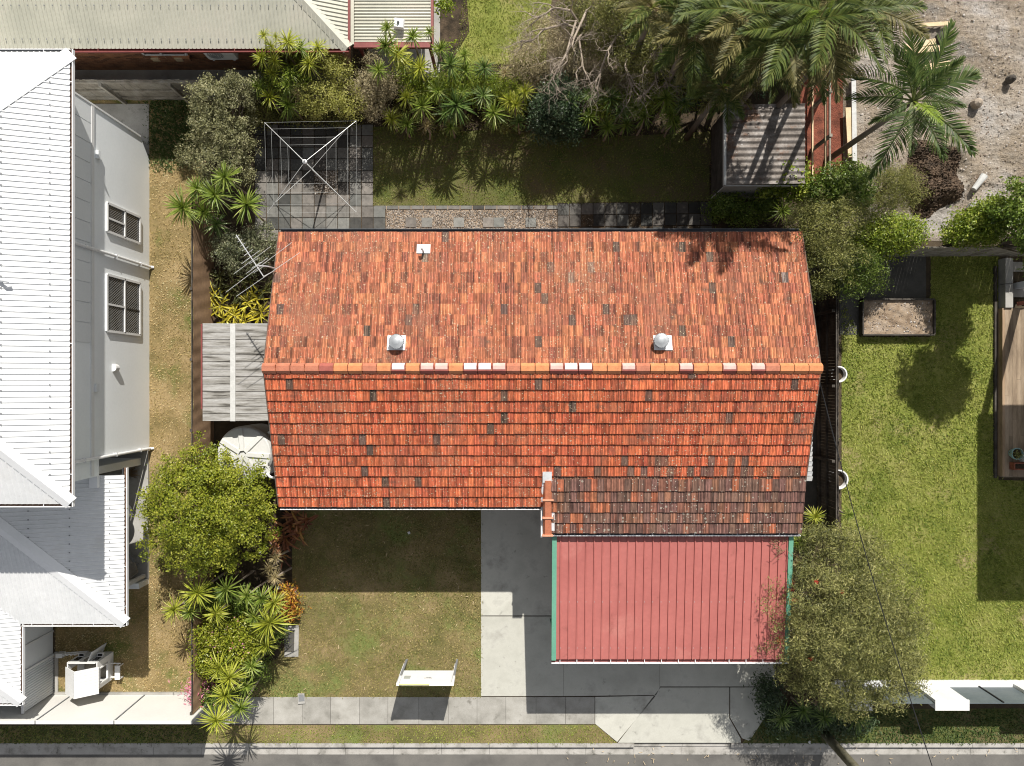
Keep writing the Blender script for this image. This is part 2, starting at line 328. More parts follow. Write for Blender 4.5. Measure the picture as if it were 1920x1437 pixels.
# ------------------------------------------------------------------ shape generators
rng = np.random.default_rng(7)
def corrugated(mb, poly, down, spacing=.18, amp=.022, prof='rib', rib=.05):
    """poly: planar 3D polygon; down: horizontal downslope direction; ribs run down the slope"""
    poly = [Vector(p) for p in poly]; d = Vector((down[0], down[1], 0)).normalized(); u = Vector((-d.y, d.x, 0))
    n = Vector((0,0,0))
    for i in range(len(poly)): n += poly[i].cross(poly[(i+1) % len(poly)])
    n.normalize(); n = n if n.z > 0 else -n
    P0 = poly[0]
    zf = lambda x, y: P0.z - (n.x*(x-P0.x) + n.y*(y-P0.y))/n.z
    us = [p.dot(u) for p in poly]; vs = [p.dot(d) for p in poly]
    u0, u1, v0, v1 = min(us)-.01, max(us)+.01, min(vs)-.05, max(vs)+.05
    if prof == 'sin':
        prf = [(k/6.0, amp*math.cos(2*math.pi*k/6.0)) for k in range(6)]
    else:
        a = rib/spacing; prf = [(0,0),(.5-a,0),(.5-a*.45,amp),(.5+a*.45,amp),(.5+a,0)]
    bm = bmesh.new(); rows = []
    k = 0
    while u0 + k*spacing < u1:
        for f, z in prf:
            uu = u0 + (k+f)*spacing
            a = u*uu + d*v0; b_ = u*uu + d*v1
            rows.append((bm.verts.new((a.x,a.y,zf(a.x,a.y)+z)), bm.verts.new((b_.x,b_.y,zf(b_.x,b_.y)+z))))
        k += 1
    for (a, b_), (c, e) in zip(rows, rows[1:]): bm.faces.new((a, b_, e, c))
    cx = sum((p for p in poly), Vector())/len(poly)
    for i in range(len(poly)):
        p, q = poly[i], poly[(i+1) % len(poly)]; e = Vector((q.x-p.x, q.y-p.y, 0))
        if e.length < 1e-5: continue
        nn = Vector((e.y, -e.x, 0)).normalized()
        if nn.dot(Vector((cx.x-p.x, cx.y-p.y, 0))) > 0: nn = -nn
        bmesh.ops.bisect_plane(bm, geom=bm.verts[:]+bm.edges[:]+bm.faces[:], dist=1e-5, plane_co=(p.x,p.y,0), plane_no=nn, clear_outer=True)
    bm.normal_update()
    up = sum(f.normal.z*f.calc_area() for f in bm.faces)
    bm.verts.index_update()
    V = [v.co.copy() for v in bm.verts]; Fs = [tuple(v.index for v in (f.verts if up > 0 else reversed(f.verts))) for f in bm.faces]
    bm.free(); mb.add(V, Fs)
    return zf
def leaves(lobes, n, size, elong=1.8, up=.35, seed=0, clump=26, spread=.16, shell=.55):
    """leaf quads spread through the crown's lobes; lobe=(x,y,z,rx,ry,rz). returns V, F, tint"""
    g = np.random.default_rng(seed); L = np.array(lobes, dtype=float)
    vol = (L[:,3]*L[:,4]*L[:,5])**.72; nc = max(8, n//clump)
    li = g.choice(len(L), nc, p=vol/vol.sum())
    d = g.normal(size=(nc,3)); d[:,2] += .25; d /= np.linalg.norm(d, axis=1)[:,None]
    r = shell + (1-shell)*g.random(nc)**.6; r *= 1 + .16*g.normal(size=nc)
    cc = L[li,:3] + d*r[:,None]*L[li,3:]
    ct = g.random(nc)
    ci = np.repeat(np.arange(nc), clump)[:n]; n = len(ci)
    rad = L[li,3:].mean(1)[ci]*spread
    p = cc[ci] + g.normal(size=(n,3))*np.maximum(rad, size*1.2)[:,None]*np.array([1,1,.7])
    p[:,2] = np.maximum(p[:,2], .04)
    nm = d[ci]*.7 + g.normal(size=(n,3))*.65; nm[:,2] += up; nm /= np.linalg.norm(nm, axis=1)[:,None]
    t = g.normal(size=(n,3)) + d[ci]*.7; t -= nm*(t*nm).sum(1)[:,None]; t /= np.linalg.norm(t, axis=1)[:,None]
    b = np.cross(nm, t)
    l = size*(.65+.7*g.random(n)); wd = l/elong
    V = np.empty((n,4,3)); V[:,0] = p - t*(l*.5)[:,None]; V[:,2] = p + t*(l*.5)[:,None] - nm*(l*.12)[:,None]
    V[:,1] = p + b*(wd*.5)[:,None] + nm*(wd*.12)[:,None]; V[:,3] = p - b*(wd*.5)[:,None] + nm*(wd*.12)[:,None]
    F = np.arange(n*4).reshape(n,4)
    tint = np.clip(.5 + (ct[ci]-.5)*.5 + g.normal(size=n)*.2, 0, 1)
    return V.reshape(-1,3), F, tint
def strips(base, azim, elevn, length, width, droop, g, seg=4, fold=.25):
    """arched strap leaves: base (n,3), arrays; returns V,F (n*seg*2 quads)"""
    n = len(azim); dirs = np.stack([np.cos(azim)*np.cos(elevn), np.sin(azim)*np.cos(elevn), np.sin(elevn)], 1)
    side = np.stack([-np.sin(azim), np.cos(azim), np.zeros(n)], 1)
    V = np.empty((n, seg+1, 3, 3))
    for s in range(seg+1):
        f = s/seg
        c = base + dirs*(length*f)[:,None]; c[:,2] -= droop*length*f*f
        wv = width*(1.15*f**.35*(1-f)**.55 + .04 if s else .45)
        if s == seg: wv = width*.02
        V[:,s,1] = c; V[:,s,0] = c - side*wv[:,None]*.5; V[:,s,2] = c + side*wv[:,None]*.5
        V[:,s,0,2] += wv*fold; V[:,s,2,2] += wv*fold
    idx = np.arange(n*(seg+1)*3).reshape(n, seg+1, 3); Fs = []
    for s in range(seg):
        for k in range(2): Fs.append(np.stack([idx[:,s,k], idx[:,s,k+1], idx[:,s+1,k+1], idx[:,s+1,k]], 1))
    F = np.stack(Fs, 1).reshape(-1, 4)
    return V.reshape(-1,3), F, seg*2
def rosette_mesh(name, seed, n=64, el=(-.35, 1.35), wid=.085, droop=.32):
    g = np.random.default_rng(seed); k = np.arange(n)
    az_ = k*2.39996 + g.normal(size=n)*.15; f = k/(n-1)
    e = el[0] + (el[1]-el[0])*f + g.normal(size=n)*.10
    ln = (1.0 - .32*np.abs(f-.42))*(.85+.3*g.random(n)); wd = np.full(n, wid)*(.8+.4*g.random(n))
    base = np.zeros((n,3)); base[:,2] = (f-.5)*.16
    V, F, q = strips(base, az_, e, ln, wd, droop*(1-.3*f), g)
    return np_mesh(name, V, F, np.repeat(np.clip(.5+g.normal(size=n)*.22, 0, 1), q))
def frond_mesh(name, seed, nl=44, arch=.55, ll=.26, vee=.55, dry=False):
    """unit palm frond along +X"""
    g = np.random.default_rng(seed); Vs = []; Fs = []; T = []; c = 0
    xs = np.linspace(0, 1, 9); cur = lambda x: np.array([x*(1-.12*arch*x), 0, .25*x - arch*x*x])
    pts = [cur(x) for x in xs]; rr = .016*(1-.85*xs)+.002
    for i in range(8):
        a, b = pts[i], pts[i+1]
        q = [a+[0,-rr[i],0], a+[0,rr[i],0], b+[0,rr[i+1],0], b+[0,-rr[i+1],0]]
        Vs += q; Fs.append([c,c+1,c+2,c+3]); c += 4; T.append(.95)
        q = [a+[0,0,-rr[i]], a+[0,0,rr[i]], b+[0,0,rr[i+1]], b+[0,0,-rr[i+1]]]
        Vs += q; Fs.append([c,c+1,c+2,c+3]); c += 4; T.append(.95)
    for i in range(nl):
        f = .16 + .83*(i+.5)/nl; p = cur(f); tl = ll*(math.sin(math.pi*min(1,(f*.86+.12)))**.6)*(.9+.2*g.random())
        for sgn in (-1, 1):
            fw = .55 + .9*f*f + g.normal()*.06; dv = np.array([math.sin(fw)*.9, sgn*math.cos(fw)*.95, vee*(.35+g.normal()*.18)]); dv /= np.linalg.norm(dv)
            mid = p + dv*tl*.5; tip = p + dv*tl; tip[2] -= tl*(.34 + (.3 if dry else 0)*g.random()); mid[2] -= tl*.06
            sdv = np.array([math.cos(fw), -sgn*math.sin(fw), 0])*(.0075+.003*g.random()); t = float(np.clip(.45+g.normal()*.18,0,1))
            Vs += [p-sdv*.6, p+sdv*.6, mid+sdv, mid-sdv]; Fs.append([c,c+1,c+2,c+3]); c += 4; T.append(t)
            Vs += [mid-sdv, mid+sdv, tip+sdv*.15, tip-sdv*.15]; Fs.append([c,c+1,c+2,c+3]); c += 4; T.append(t)
    return np_mesh(name, np.array(Vs), np.array(Fs), np.array(T))
def grass(name, poly, dens, m, size=.075, seed=1, holes=(), z=0.006, patchy=0.0, jit=.025):
    g = np.random.default_rng(seed); P = np.array(poly); lo, hi = P.min(0), P.max(0)
    n = int((hi-lo).prod()*dens); x = lo[0]+g.random(n)*(hi[0]-lo[0]); y = lo[1]+g.random(n)*(hi[1]-lo[1])
    ok = inside(x, y, poly)
    for h in holes: ok &= ~inside(x, y, h)
    x, y = x[ok]+g.normal(size=ok.sum())*jit, y[ok]+g.normal(size=ok.sum())*jit
    if patchy:
        s = np.sin(x*2.1+1.3*np.sin(y*1.7))*np.cos(y*2.6+.8*np.sin(x*1.1)) + .5*np.sin(x*6.3+y*3.1)*np.sin(y*5.9-x*2.2)
        k = g.random(len(x)) > patchy*(.5+.5*s); x, y = x[k], y[k]
    n = len(x); a = g.random(n)*2*np.pi; tl = .25+g.random(n)*.95; l = size*(.6+.8*g.random(n)); wd = size*(.13+.14*g.random(n))
    d = np.stack([np.cos(a)*np.sin(tl), np.sin(a)*np.sin(tl), np.cos(tl)], 1); s = np.stack([-np.sin(a), np.cos(a), np.zeros(n)], 1)
    lf = sum(a_*np.sin(x*fx+y*fy+p_) for a_, fx, fy, p_ in ((.11,.9,1.7,.3),(.08,2.3,-1.1,1.9),(.06,3.9,3.1,.7),(.04,-5.7,4.9,2.2),(.03,9.1,6.3,4.0)))
    b = np.stack([x, y, np.full(n, z)], 1)
    V = np.empty((n,3,3)); V[:,0] = b - s*wd[:,None]; V[:,1] = b + s*wd[:,None]; V[:,2] = b + d*l[:,None]
    return tag(put(name, V, np.arange(n*3).reshape(n,3), m, tint=np.clip(.5+lf+g.normal(size=n)*.22,0,1)), kind='stuff')
def pebbles(name, poly, n, m, size=.035, parent=None, seed=3, z=.01):
    g = np.random.default_rng(seed); P = np.array(poly); lo, hi = P.min(0), P.max(0)
    x = lo[0]+g.random(n*2)*(hi[0]-lo[0]); y = lo[1]+g.random(n*2)*(hi[1]-lo[1]); ok = inside(x, y, poly); x, y = x[ok][:n], y[ok][:n]; n = len(x)
    o = np.array([(1,0,0),(-1,0,0),(0,1,0),(0,-1,0),(0,0,1),(0,0,-.3)])
    f = np.array([(0,2,4),(2,1,4),(1,3,4),(3,0,4)])
    a = g.random(n)*6.28; s = size*(.4+.9*g.random((n,3)))*np.array([1,1,.6]); v = o[None]*s[:,None]
    V = np.empty_like(v); V[...,0] = v[...,0]*np.cos(a)[:,None]-v[...,1]*np.sin(a)[:,None]+x[:,None]; V[...,1] = v[...,0]*np.sin(a)[:,None]+v[...,1]*np.cos(a)[:,None]+y[:,None]; V[...,2] = v[...,2]+z
    F = (f[None] + (np.arange(n)*6)[:,None,None]).reshape(-1,3)
    return tag(put(name, V, F, m, parent, tint=np.repeat(np.clip(.5+g.normal(size=n)*.28,0,1),4)), kind='stuff')
def PX(*pts): return [XY(*p) for p in pts]
def rect(x0, y0, x1, y1): return PX((x0,y0),(x1,y0),(x1,y1),(x0,y1))
def flat(name, poly, z, m, label=None): 
    o = MB().sheet([(x,y,z) for x,y in (poly if area(poly) > 0 else poly[::-1])]).build(name, m)
    return tag(o, label, kind='structure')
def area(p): return sum(p[i][0]*p[(i+1)%len(p)][1]-p[(i+1)%len(p)][0]*p[i][1] for i in range(len(p)))

# ================================================================== THE SETTING
BIG = 500.0
yk = XY(0,1394)[1]; yk2 = XY(0,1401.5)[1]; yg = XY(0,1418)[1]
flat('ground', [(-BIG,yk),(BIG,yk),(BIG,BIG),(-BIG,BIG)], 0, M['ground'])
flat('road', [(-BIG,-21),(BIG,-21),(BIG,yg+.02),(-BIG,yg+.02)], -.13, M['asphalt'])
flat('far_ground', [(-BIG,-BIG),(BIG,-BIG),(BIG,-21),(-BIG,-21)], -.10, M['ground'])
# kerb and gutter, poured in lengths
kb = tag(MB().box(-BIG, -20, yk2, yk, -.2, .012).build('kerb', M['kerb']), kind='structure')
gt = tag(MB().box(-BIG, -20, yg, yk2-.004, -.25, -.115).build('gutter', M['kerb']), kind='structure')
kx = XY(1160,1400)[0]; ky = XY(1392,1400)[0]
cuts = [-20 + 1.745*i for i in range(24)]
for i, x in enumerate(cuts):
    x1 = x + 1.735; mid = (x+x1)/2
    z = .012 if (mid < kx or mid > ky) else -.075
    MB().box(x, x1, yk2, yk, -.2, z).build('kerb_segment', M['kerb'], kb)
    MB().box(x, x1, yg, yk2-.004, -.25, -.115 + .004*(i % 2)).build('gutter_segment', M['kerb'], gt)
# bare building site on the right, gently heaped
def site():
    x0, y1 = XY(1580,-60); x1, y0 = XY(2300,452); nx, ny = 260, 200
    X, Y = np.meshgrid(np.linspace(x0,x1,nx), np.linspace(y0,y1,ny)); g = np.random.default_rng(5); Z = np.zeros_like(X)
    for s, a in ((.45,.10),(1.1,.06),(2.6,.035),(6,.018),(13,.016),(24,.014)):
        for _ in range(4):
            th = g.random()*6.28; Z += a*.5*np.sin((X*math.cos(th)+Y*math.sin(th))*s*(1+.3*g.random())*1.9+g.random()*6.28)
    Z = Z*.6 + .13 + g.normal(size=Z.shape)*.014
    hx, hy = XY(1745,320); d2 = ((X-hx)/1.1)**2+((Y-hy)/.75)**2; Z += .30*np.exp(-((np.sqrt(d2)-1.2)**2)*5) - .25*np.exp(-d2*1.3)
    e = np.minimum.reduce([(X-x0)*2.5, (x1-X), (Y-y0)*2.5, (y1-Y)]); Z = np.where(e < .5, Z*np.clip(e/.5,0,1)+.008, Z); Z = np.maximum(Z, .006)
    global site_z
    site_z = lambda x, y: Z[np.clip(((y-y0)/(y1-y0)*(ny-1)).round().astype(int),0,ny-1), np.clip(((x-x0)/(x1-x0)*(nx-1)).round().astype(int),0,nx-1)]
    V = np.stack([X,Y,Z],-1).reshape(-1,3); k = np.arange(nx*ny).reshape(ny,nx)
    F = np.stack([k[:-1,:-1],k[:-1,1:],k[1:,1:],k[1:,:-1]],-1).reshape(-1,4)
    return tag(put('bare_earth', V, F, M['earth'], smooth=True), kind='structure')
site()
flat('red_earth', PX((1500,120),(1600,120),(1604,345),(1500,345)), .012, M['red_earth'])
sitepoly = PX((1600,0),(1925,0),(1925,370),(1610,395))
def rubble():
    o = pebbles('rubble', sitepoly, 2600, M['gravel_earth'], .04, None, 9, 0)
    v = np.empty(len(o.data.vertices)*3); o.data.vertices.foreach_get('co', v); v = v.reshape(-1,3)
    c = v.reshape(-1,6,3).mean(1) + np.array(o.location); dz = np.repeat(site_z(c[:,0], c[:,1]), 6)
    v[:,2] += dz; o.data.vertices.foreach_set('co', v.ravel()); o.data.update(); return o
M['gravel_earth'] = surf('gravel_earth', [(.10,.07,.045),(.25,.20,.16),(.36,.31,.27),(.48,.45,.42)], 3, .9, tint=.3)
rubble()
def mound():
    x0, y1 = XY(1675,265); x1, y0 = XY(1800,410); n = 90; g = np.random.default_rng(17)
    X, Y = np.meshgrid(np.linspace(x0,x1,n), np.linspace(y0,y1,n)); cx, cy = (x0+x1)/2, (y0+y1)/2
    d = np.sqrt(((X-cx)/(x1-x0)*2)**2 + ((Y-cy)/(y1-y0)*2)**2) + .12*np.sin(np.arctan2(Y-cy,X-cx)*5+1)
    Z = .42*np.clip(1-d,0,1)**.7 + .06*np.sin(X*7+Y*3)*np.sin(Y*8-X*4)*np.clip(1-d,0,1) + g.normal(size=X.shape)*.022*np.clip(1.4-d,0,1)
    Z = Z + site_z(X.ravel(), Y.ravel()).reshape(X.shape) - .05; Z = np.where(d > 1, -.2, Z)
    k = np.arange(n*n).reshape(n,n); F = np.stack([k[:-1,:-1],k[:-1,1:],k[1:,1:],k[1:,:-1]],-1).reshape(-1,4)
    F = F[(d.ravel()[F] < 1.05).all(1)]
    tag(put('dug_soil', np.stack([X,Y,Z],-1).reshape(-1,3), F, M['mulch'], smooth=False), kind='stuff')
mound()
# lawns (flat soil) and their grass
P_strip = PX((106,188),(385,188),(392,700),(388,1302),(104,1302))
P_front = PX((545,940),(903,940),(903,1307),(470,1307),(470,1240),(520,1236),(548,1180),(548,1000))
P_back = PX((700,238),(1345,238),(1345,384),(700,386))
P_green = PX((1578,560),(1612,632),(1745,632),(1745,480),(1872,480),(1872,900),(1990,905),(1990,1278),(1578,1278))
P_verge = PX((-120,1361),(1117,1359),(1157,1393.5),(-120,1393.5))
P_verge_r = PX((1445,1330),(2100,1328),(2100,1393.5),(1392,1393.5))
P_top = PX((830,-60),(1040,-60),(1020,150),(830,150))
for nm, poly, z, mk in (('lawn', P_strip, .004, 'lawn_strip'), ('lawn', P_front, .004, 'lawn_front'), ('lawn', P_back, .004, 'lawn_back'),
                        ('lawn', P_green, .004, 'lawn_green'), ('verge', P_verge, .004, 'lawn_front'), ('verge', P_verge_r, .004, 'lawn_back'), ('lawn', P_top, .004, 'lawn_green')):
    flat(nm, poly, z, M[mk])
sign_x = XY(0,0)
grass('grass', P_strip, 420, M['grass_strip'], .062, 11, holes=[rect(108,190,281,300), rect(-400,870,281,1100), rect(-400,300,281,870)], patchy=.35)
grass('grass', P_front, 560, M['grass_front'], .07, 12, patchy=.4)
grass('grass', P_back, 480, M['grass_back'], .06, 13, patchy=.55)
grass('grass', PX((1578,560),(1612,632),(1745,632),(1745,480),(1872,480),(1872,900),(1935,905),(1935,1278),(1578,1278)), 620, M['grass_green'], .085, 14, patchy=.25)
grass('grass', P_verge, 560, M['grass_green'], .06, 15, patchy=.45)
grass('grass', PX((1445,1335),(1930,1330),(1930,1393),(1395,1393)), 420, M['grass_dark'], .10, 16)
grass('grass', PX((870,-20),(1035,-20),(1015,140),(850,140)), 520, M['grass_green'], .07, 17, patchy=.3)
grass('grass', PX((282,186),(372,186),(372,300),(300,318),(283,290)), 800, M['grass_dark'], .12, 18, jit=.16)
grass('grass', PX((0,1361),(390,1361),(390,1393),(0,1393)), 500, M['grass_dark'], .07, 19)

# driveway: poured slabs
dr = tag(MB().sheet([(x,y,.006) for x,y in PX((902,940),(902,1306),(1460,1306),(1460,940))][::1]).build('driveway', M['timber_dark']), kind='structure')
G = .28
slabs = [ [(902,940),(1057-G,940),(1057-G,1154),(902,1154)], [(902,1156),(1057-G,1156),(1057-G,1305),(902,1305)],
          [(1057+G,940),(1237-G,940),(1237-G,1154),(1057+G,1154)], [(1057+G,1156),(1237-G,1156),(1237-G,1289),(1230,1303),(1057+G,1305)],
          [(1237+G,940),(1452,940),(1452,1154),(1237+G,1154)], [(1237+G,1156),(1452,1156),(1452,1287),(1237+G,1287)],
          [(1116,1307),(1229,1304.5),(1157,1391),(1116,1357)], [(1238,1289),(1367,1289),(1367,1346),(1388,1384),(1389,1392.5),(1158.5,1392.5)],
          [(1369,1289),(1452,1289),(1442,1332),(1405,1389),(1391,1384),(1369,1346)] ]
for i, s in enumerate(slabs):
    t = random.Random(i).uniform(.92,1.06)
    MB().prism(PX(*s), 0, .022).build('slab', M['concrete_drive'], dr, color=(t, t, t*.995))
# footpath slabs
fp = tag(MB().prism(PX((100,1307),(1115,1307),(1115,1358),(100,1358)), 0, .006).build('footpath', M['timber_dark']), kind='structure')
jx = [300,353,406,459.5,513,567,620,674,727.5,785.5,840.5,894.5,948.5,1005,1060,1115]
for i in range(len(jx)-1):
    t = random.Random(50+i).uniform(.92,1.06)
    MB().prism(PX((jx[i]+.3,1307),(jx[i+1]-.3,1307),(jx[i+1]-.3,1357.5),(jx[i]+.3,1357.5)), 0, .024+.003*(i % 2)).build('slab', M['concrete_path'], fp, color=(t, t*.995, t*.985))
# paved clothesline court and the paved path behind the house
ct = tag(MB().prism(PX((478,232),(700,232),(700,386),(723,386),(723,470),(478,470)), 0, .006).build('patio', M['soil']), kind='structure')
rp = random.Random(4); pv = None
def paver(x0, y0, x1, y1, parent, dark=0.0):
    k = rp.random(); v = rp.uniform(.15,.23) if k > .27 else rp.uniform(.06,.11)
    v *= (1-dark); wr = rp.uniform(-.012,.03)
    MB().prism(PX((x0+.7,y0+.7),(x1-.7,y0+.7),(x1-.7,y1-.7),(x0+.7,y1-.7)), 0, rp.uniform(.026,.034)).build('paver', M['paver'], parent, color=(v*(1.0+wr*3), v, v*(.95-wr)))
xs = [478,500,522.5,545,567,589.5,611.5,633.5,656,678,700,723]; ys = [234,255,277,298.5,321,343,365,387,409,431,453]
for i in range(11):
    for j in range(10):
        if i == 10 and j < 7: continue
        if i in (5,6) and j in (4,5): continue
        paver(xs[i], ys[j], xs[i+1], ys[j+1], ct)
pebbles('gravel', rect(590,321.5,633,365), 900, M['gravel'], .024, ct, 21, .006)
pa = tag(MB().prism(PX((1045,381),(1332,377),(1332,470),(1045,470)), 0, .006).build('garden_path', M['soil']), kind='structure')
x = 1045
while x < 1322:
    wd = 22.3
    for j, y in enumerate((382,404,427,449)):
        yy = y - (x-1045)*.012
        if (j == 1 and (1087 < x+10 < 1112 or 1172 < x+10 < 1197)) or (j == 2 and int(x/22) % 2 == 0): continue
        paver(x, yy, x+wd, yy+22, pa, .45)
    x += wd
pebbles('gravel', rect(1045,404,1332,440), 500, M['gravel'], .022, pa, 22, .004)
gb = flat('gravel_bed', PX((722,386),(1046,386),(1046,470),(722,470)), .006, M['sand'])
pebbles('gravel', PX((724,394),(1044,394),(1044,440),(724,440)), 6500, M['gravel'], .026, gb, 23, .006)
for i in range(15):
    paver(702+i*23, 385.5, 702+i*23+22.6, 393.5, gb, .0)
for k, xx in enumerate((760,790,850,905,925,985)): paver(xx, 408, xx+21, 427, gb, -.2)
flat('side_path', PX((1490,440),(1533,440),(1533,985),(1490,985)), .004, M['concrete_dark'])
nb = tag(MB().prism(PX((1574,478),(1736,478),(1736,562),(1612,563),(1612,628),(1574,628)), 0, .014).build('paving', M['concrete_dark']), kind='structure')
tag(MB().box(*XY(108,0)[:1], XY(280,0)[0], XY(0,300)[1], XY(0,196)[1], 0, .05).build('garden_slab', M['concrete']), kind='structure')
flat('garden_bed_or_shade', PX((1330,300),(1510,300),(1510,470),(1330,470)), .012, M['soil'])
flat('garden_bed_or_shade', PX((380,120),(1350,120),(1350,246),(1060,262),(940,240),(860,248),(700,236),(470,236),(380,430)), .012, M['soil'])
flat('garden_bed_or_shade', PX((815,-60),(872,-60),(880,60),(850,110),(815,110)), .014, M['soil'])  # dark soil sheet put in for tree shade on the upper lawn
flat('garden_bed_or_shade', PX((372,420),(520,420),(520,620),(372,620)), .014, M['soil'])
flat('garden_bed_or_shade', PX((384,900),(545,950),(550,1180),(520,1236),(470,1250),(470,1306),(384,1306)), .013, M['soil'])

# ================================================================== THE TILED HOUSE
HE, XL, XR, YR, YF, YRG = 3.70, -7.27, 9.04, 4.65, -3.80, .43
HR = 5.12
pit_b = math.atan((HR-HE)/(YR-YRG)); pit_f = math.atan((HR-HE)/(YRG-YF))
house = thing('brick_house', 'low house with a weathered orange terracotta tiled gable roof in the centre', 'house', ((XL+XR)/2, .4, 0))
wl = MB(); wx0, wx1, wy0, wy1 = XL+.35, XR-.35, YF+.55, YR-.6
wl.box(wx0, wx1, wy1-.2, wy1, 0, 3.5); wl.box(wx0, wx0+.2, wy0, wy1-.2, 0, 3.5); wl.box(wx1-.2, wx1, wy0, wy1-.2, 0, 3.5); wl.box(wx0+.2, wx1-.2, wy0, wy0+.2, 0, 3.5)
wl.build('wall', M['brick'], house)
for gx in (wx0+.1, wx1-.1):
    g = MB(); g.add([(gx-.08,wy0,3.5),(gx-.08,wy1,3.5),(gx-.08,YRG,4.86),(gx+.08,wy0,3.5),(gx+.08,wy1,3.5),(gx+.08,YRG,4.86)], [(0,1,2),(3,5,4),(0,3,4,1),(1,4,5,2),(2,5,3,0)]); g.build('gable', M['brick'], house)
for x, y, dx in ((-5.2, wy1+.01, 1.7),(-1.2, wy1+.01, 1.2),(3.6, wy1+.01, 1.8),(-5.0, wy0-.01, 2.0),(-1.4, wy0-.01, 1.4)):
    f = MB(); f.beam((x-dx/2,y,1.0),(x+dx/2,y,1.0),.08,.08); f.beam((x-dx/2,y,2.4),(x+dx/2,y,2.4),.08,.08); f.beam((x-dx/2,y,1.0),(x-dx/2,y,2.4),.08,.08); f.beam((x+dx/2,y,1.0),(x+dx/2,y,2.4),.08,.08); f.beam((x,y,1.0),(x,y,2.4),.05,.05)
    f = f.build('window', M['white_paint'], house); MB().box(x-dx/2+.04, x+dx/2-.04, y-.012, y+.012, 1.04, 2.36).build('pane', M['dark_glass'], f)
# roof deck under the tiles
rd = MB()
zf_front = lambda y: HE + (y-YF)*math.tan(pit_f)
zf_back = lambda y: HE + (YR-y)*math.tan(pit_b)
O = .045
rd.add([(XL+.03,YF,HE-O),(XR-.03,YF,HE-O),(XR-.03,YRG,HR-O),(XL+.03,YRG,HR-O),(XR-.03,YR,HE-O),(XL+.03,YR,HE-O),
        (XL+.03,YF,HE-O-.1),(XR-.03,YF,HE-O-.1),(XR-.03,YRG,HR-O-.1),(XL+.03,YRG,HR-O-.1),(XR-.03,YR,HE-O-.1),(XL+.03,YR,HE-O-.1)],
       [(0,1,2,3),(3,2,4,5),(7,6,9,8),(8,9,11,10),(0,6,7,1),(5,4,10,11),(1,7,8,2),(2,8,10,4),(0,3,9,6),(3,5,11,9)])
roof = rd.build('roof', M['mortar'], house)
# lower, flatter extension roof at the front right
EX0, EX1 = 1.02, 9.04; EYT = -3.05; EZT = zf_front(EYT)+.02; EYB = -4.63; EZB = 3.66
pit_e = math.atan((EZT-EZB)/(EYT-EYB))
ed = MB(); ed.add([(EX0,EYB,EZB-O),(EX1,EYB,EZB-O),(EX1,EYT,EZT-O),(EX0,EYT,EZT-O),(EX0,EYB,EZB-.25),(EX1,EYB,EZB-.25),(EX1,EYT,EZT-.35),(EX0,EYT,EZT-.35)],
                  [(0,1,2,3),(5,4,7,6),(0,4,5,1),(1,5,6,2),(0,3,7,4)])
eroof = ed.build('extension_roof', M['mortar'], house)
# one interlocking tile: two pans between three rolls, nose downslope at -y
TW = .205
def tile_arrays(gauge):
    prof = [(0,.016),(.022,.027),(.036,.010),(.078,.006),(.092,.018),(.112,.018),(.126,.006),(.168,.010),(.182,.022),(.203,.022)]
    n = len(prof); L = gauge+.03
    V = []; 
    for y, lift in ((-L/2, .046), (L/2, .0)):
        V += [(u-TW/2, y, z+lift) for u, z in prof]
    V += [(u-TW/2, -L/2+.004, -.004) for u, z in prof]
    F = [(i, i+1, n+i+1, n+i) for i in range(n-1)] + [(2*n+i, 2*n+i+1, i+1, i) for i in range(n-1)]
    return np.array(V), np.array(F)
rt = random.Random(21)
def tile_colour(slope, x=0):  # same tiles on both slopes; front painted brighter to make up for weaker sun
    k = rt.random()
    if slope == 'ext':
        if k < (.20 if x < 3 else .04): b = (.36,.125,.065)
        elif k < .38: b = (.24,.11,.072)
        else: b = (.165,.09,.07)
    elif k < .022: b = (.12,.075,.058)
    elif k < .027: b = (.23,.185,.155) if slope == 'back' else (.13,.08,.06)
    elif k < .13: b = (.25,.088,.052) if slope == 'back' else (.40,.095,.048)
    elif k < .30: b = (.29,.095,.054) if slope == 'back' else (.45,.11,.053)
    elif k < .62: b = (.355,.115,.06) if slope == 'back' else (.50,.125,.058)
    else: b = (.43,.15,.074) if slope == 'back' else (.55,.14,.062)
    j = rt.uniform(.9,1.08); return (b[0]*j, b[1]*j*rt.uniform(.93,1.07), b[2]*j)
tiles = []   # (pos, pitch rotation, colour, mesh kind)
def lay(slope, x0, x1, ytop, ybot, ztop, zbot, rows_n, skip=None):
    run = math.hypot(ytop-ybot, ztop-zbot); g = run/rows_n; sgn = 1 if ybot < ytop else -1
    rows = int(math.ceil(rows_n)); pit = math.atan2(ztop-zbot, abs(ytop-ybot)); nn = int(round((x1-x0)/TW)); wd = (x1-x0)/nn
    for r in range(rows):
        f = (r+.5)*g/run             # from the eave upwards
        if f > 1: f = 1 - .12*g/run
        y = ybot + (ytop-ybot)*f; z = zbot + (ztop-zbot)*f
        for i in range(nn):
            x = x0 + (i+.5)*wd
            if skip and skip(x, y): continue
            rot = (pit, 0, 0) if sgn > 0 else (pit, 0, math.pi)
            s2 = 'ext' if slope == 'front' and x > EX0+.3 and y < -2.15 and rt.random() < (-2.15-y)*1.0 else slope
            tiles.append(((x, y + rt.uniform(-.006,.006), z + rt.uniform(-.002,.004)), (rot[0]+rt.uniform(-.006,.006), rt.uniform(-.012,.012), rot[2]+rt.uniform(-.008,.008)), tile_colour(s2, x), slope, g))
lay('back', XL, XR, YRG+.06, YR+.03, HR-.02, HE-.01, 12.6)
lay('front', XL, XR, YRG-.06, YF-.03, HR-.02, HE-.01, 12.6, lambda x, y: x > EX0-.02 and y < EYT-.02)
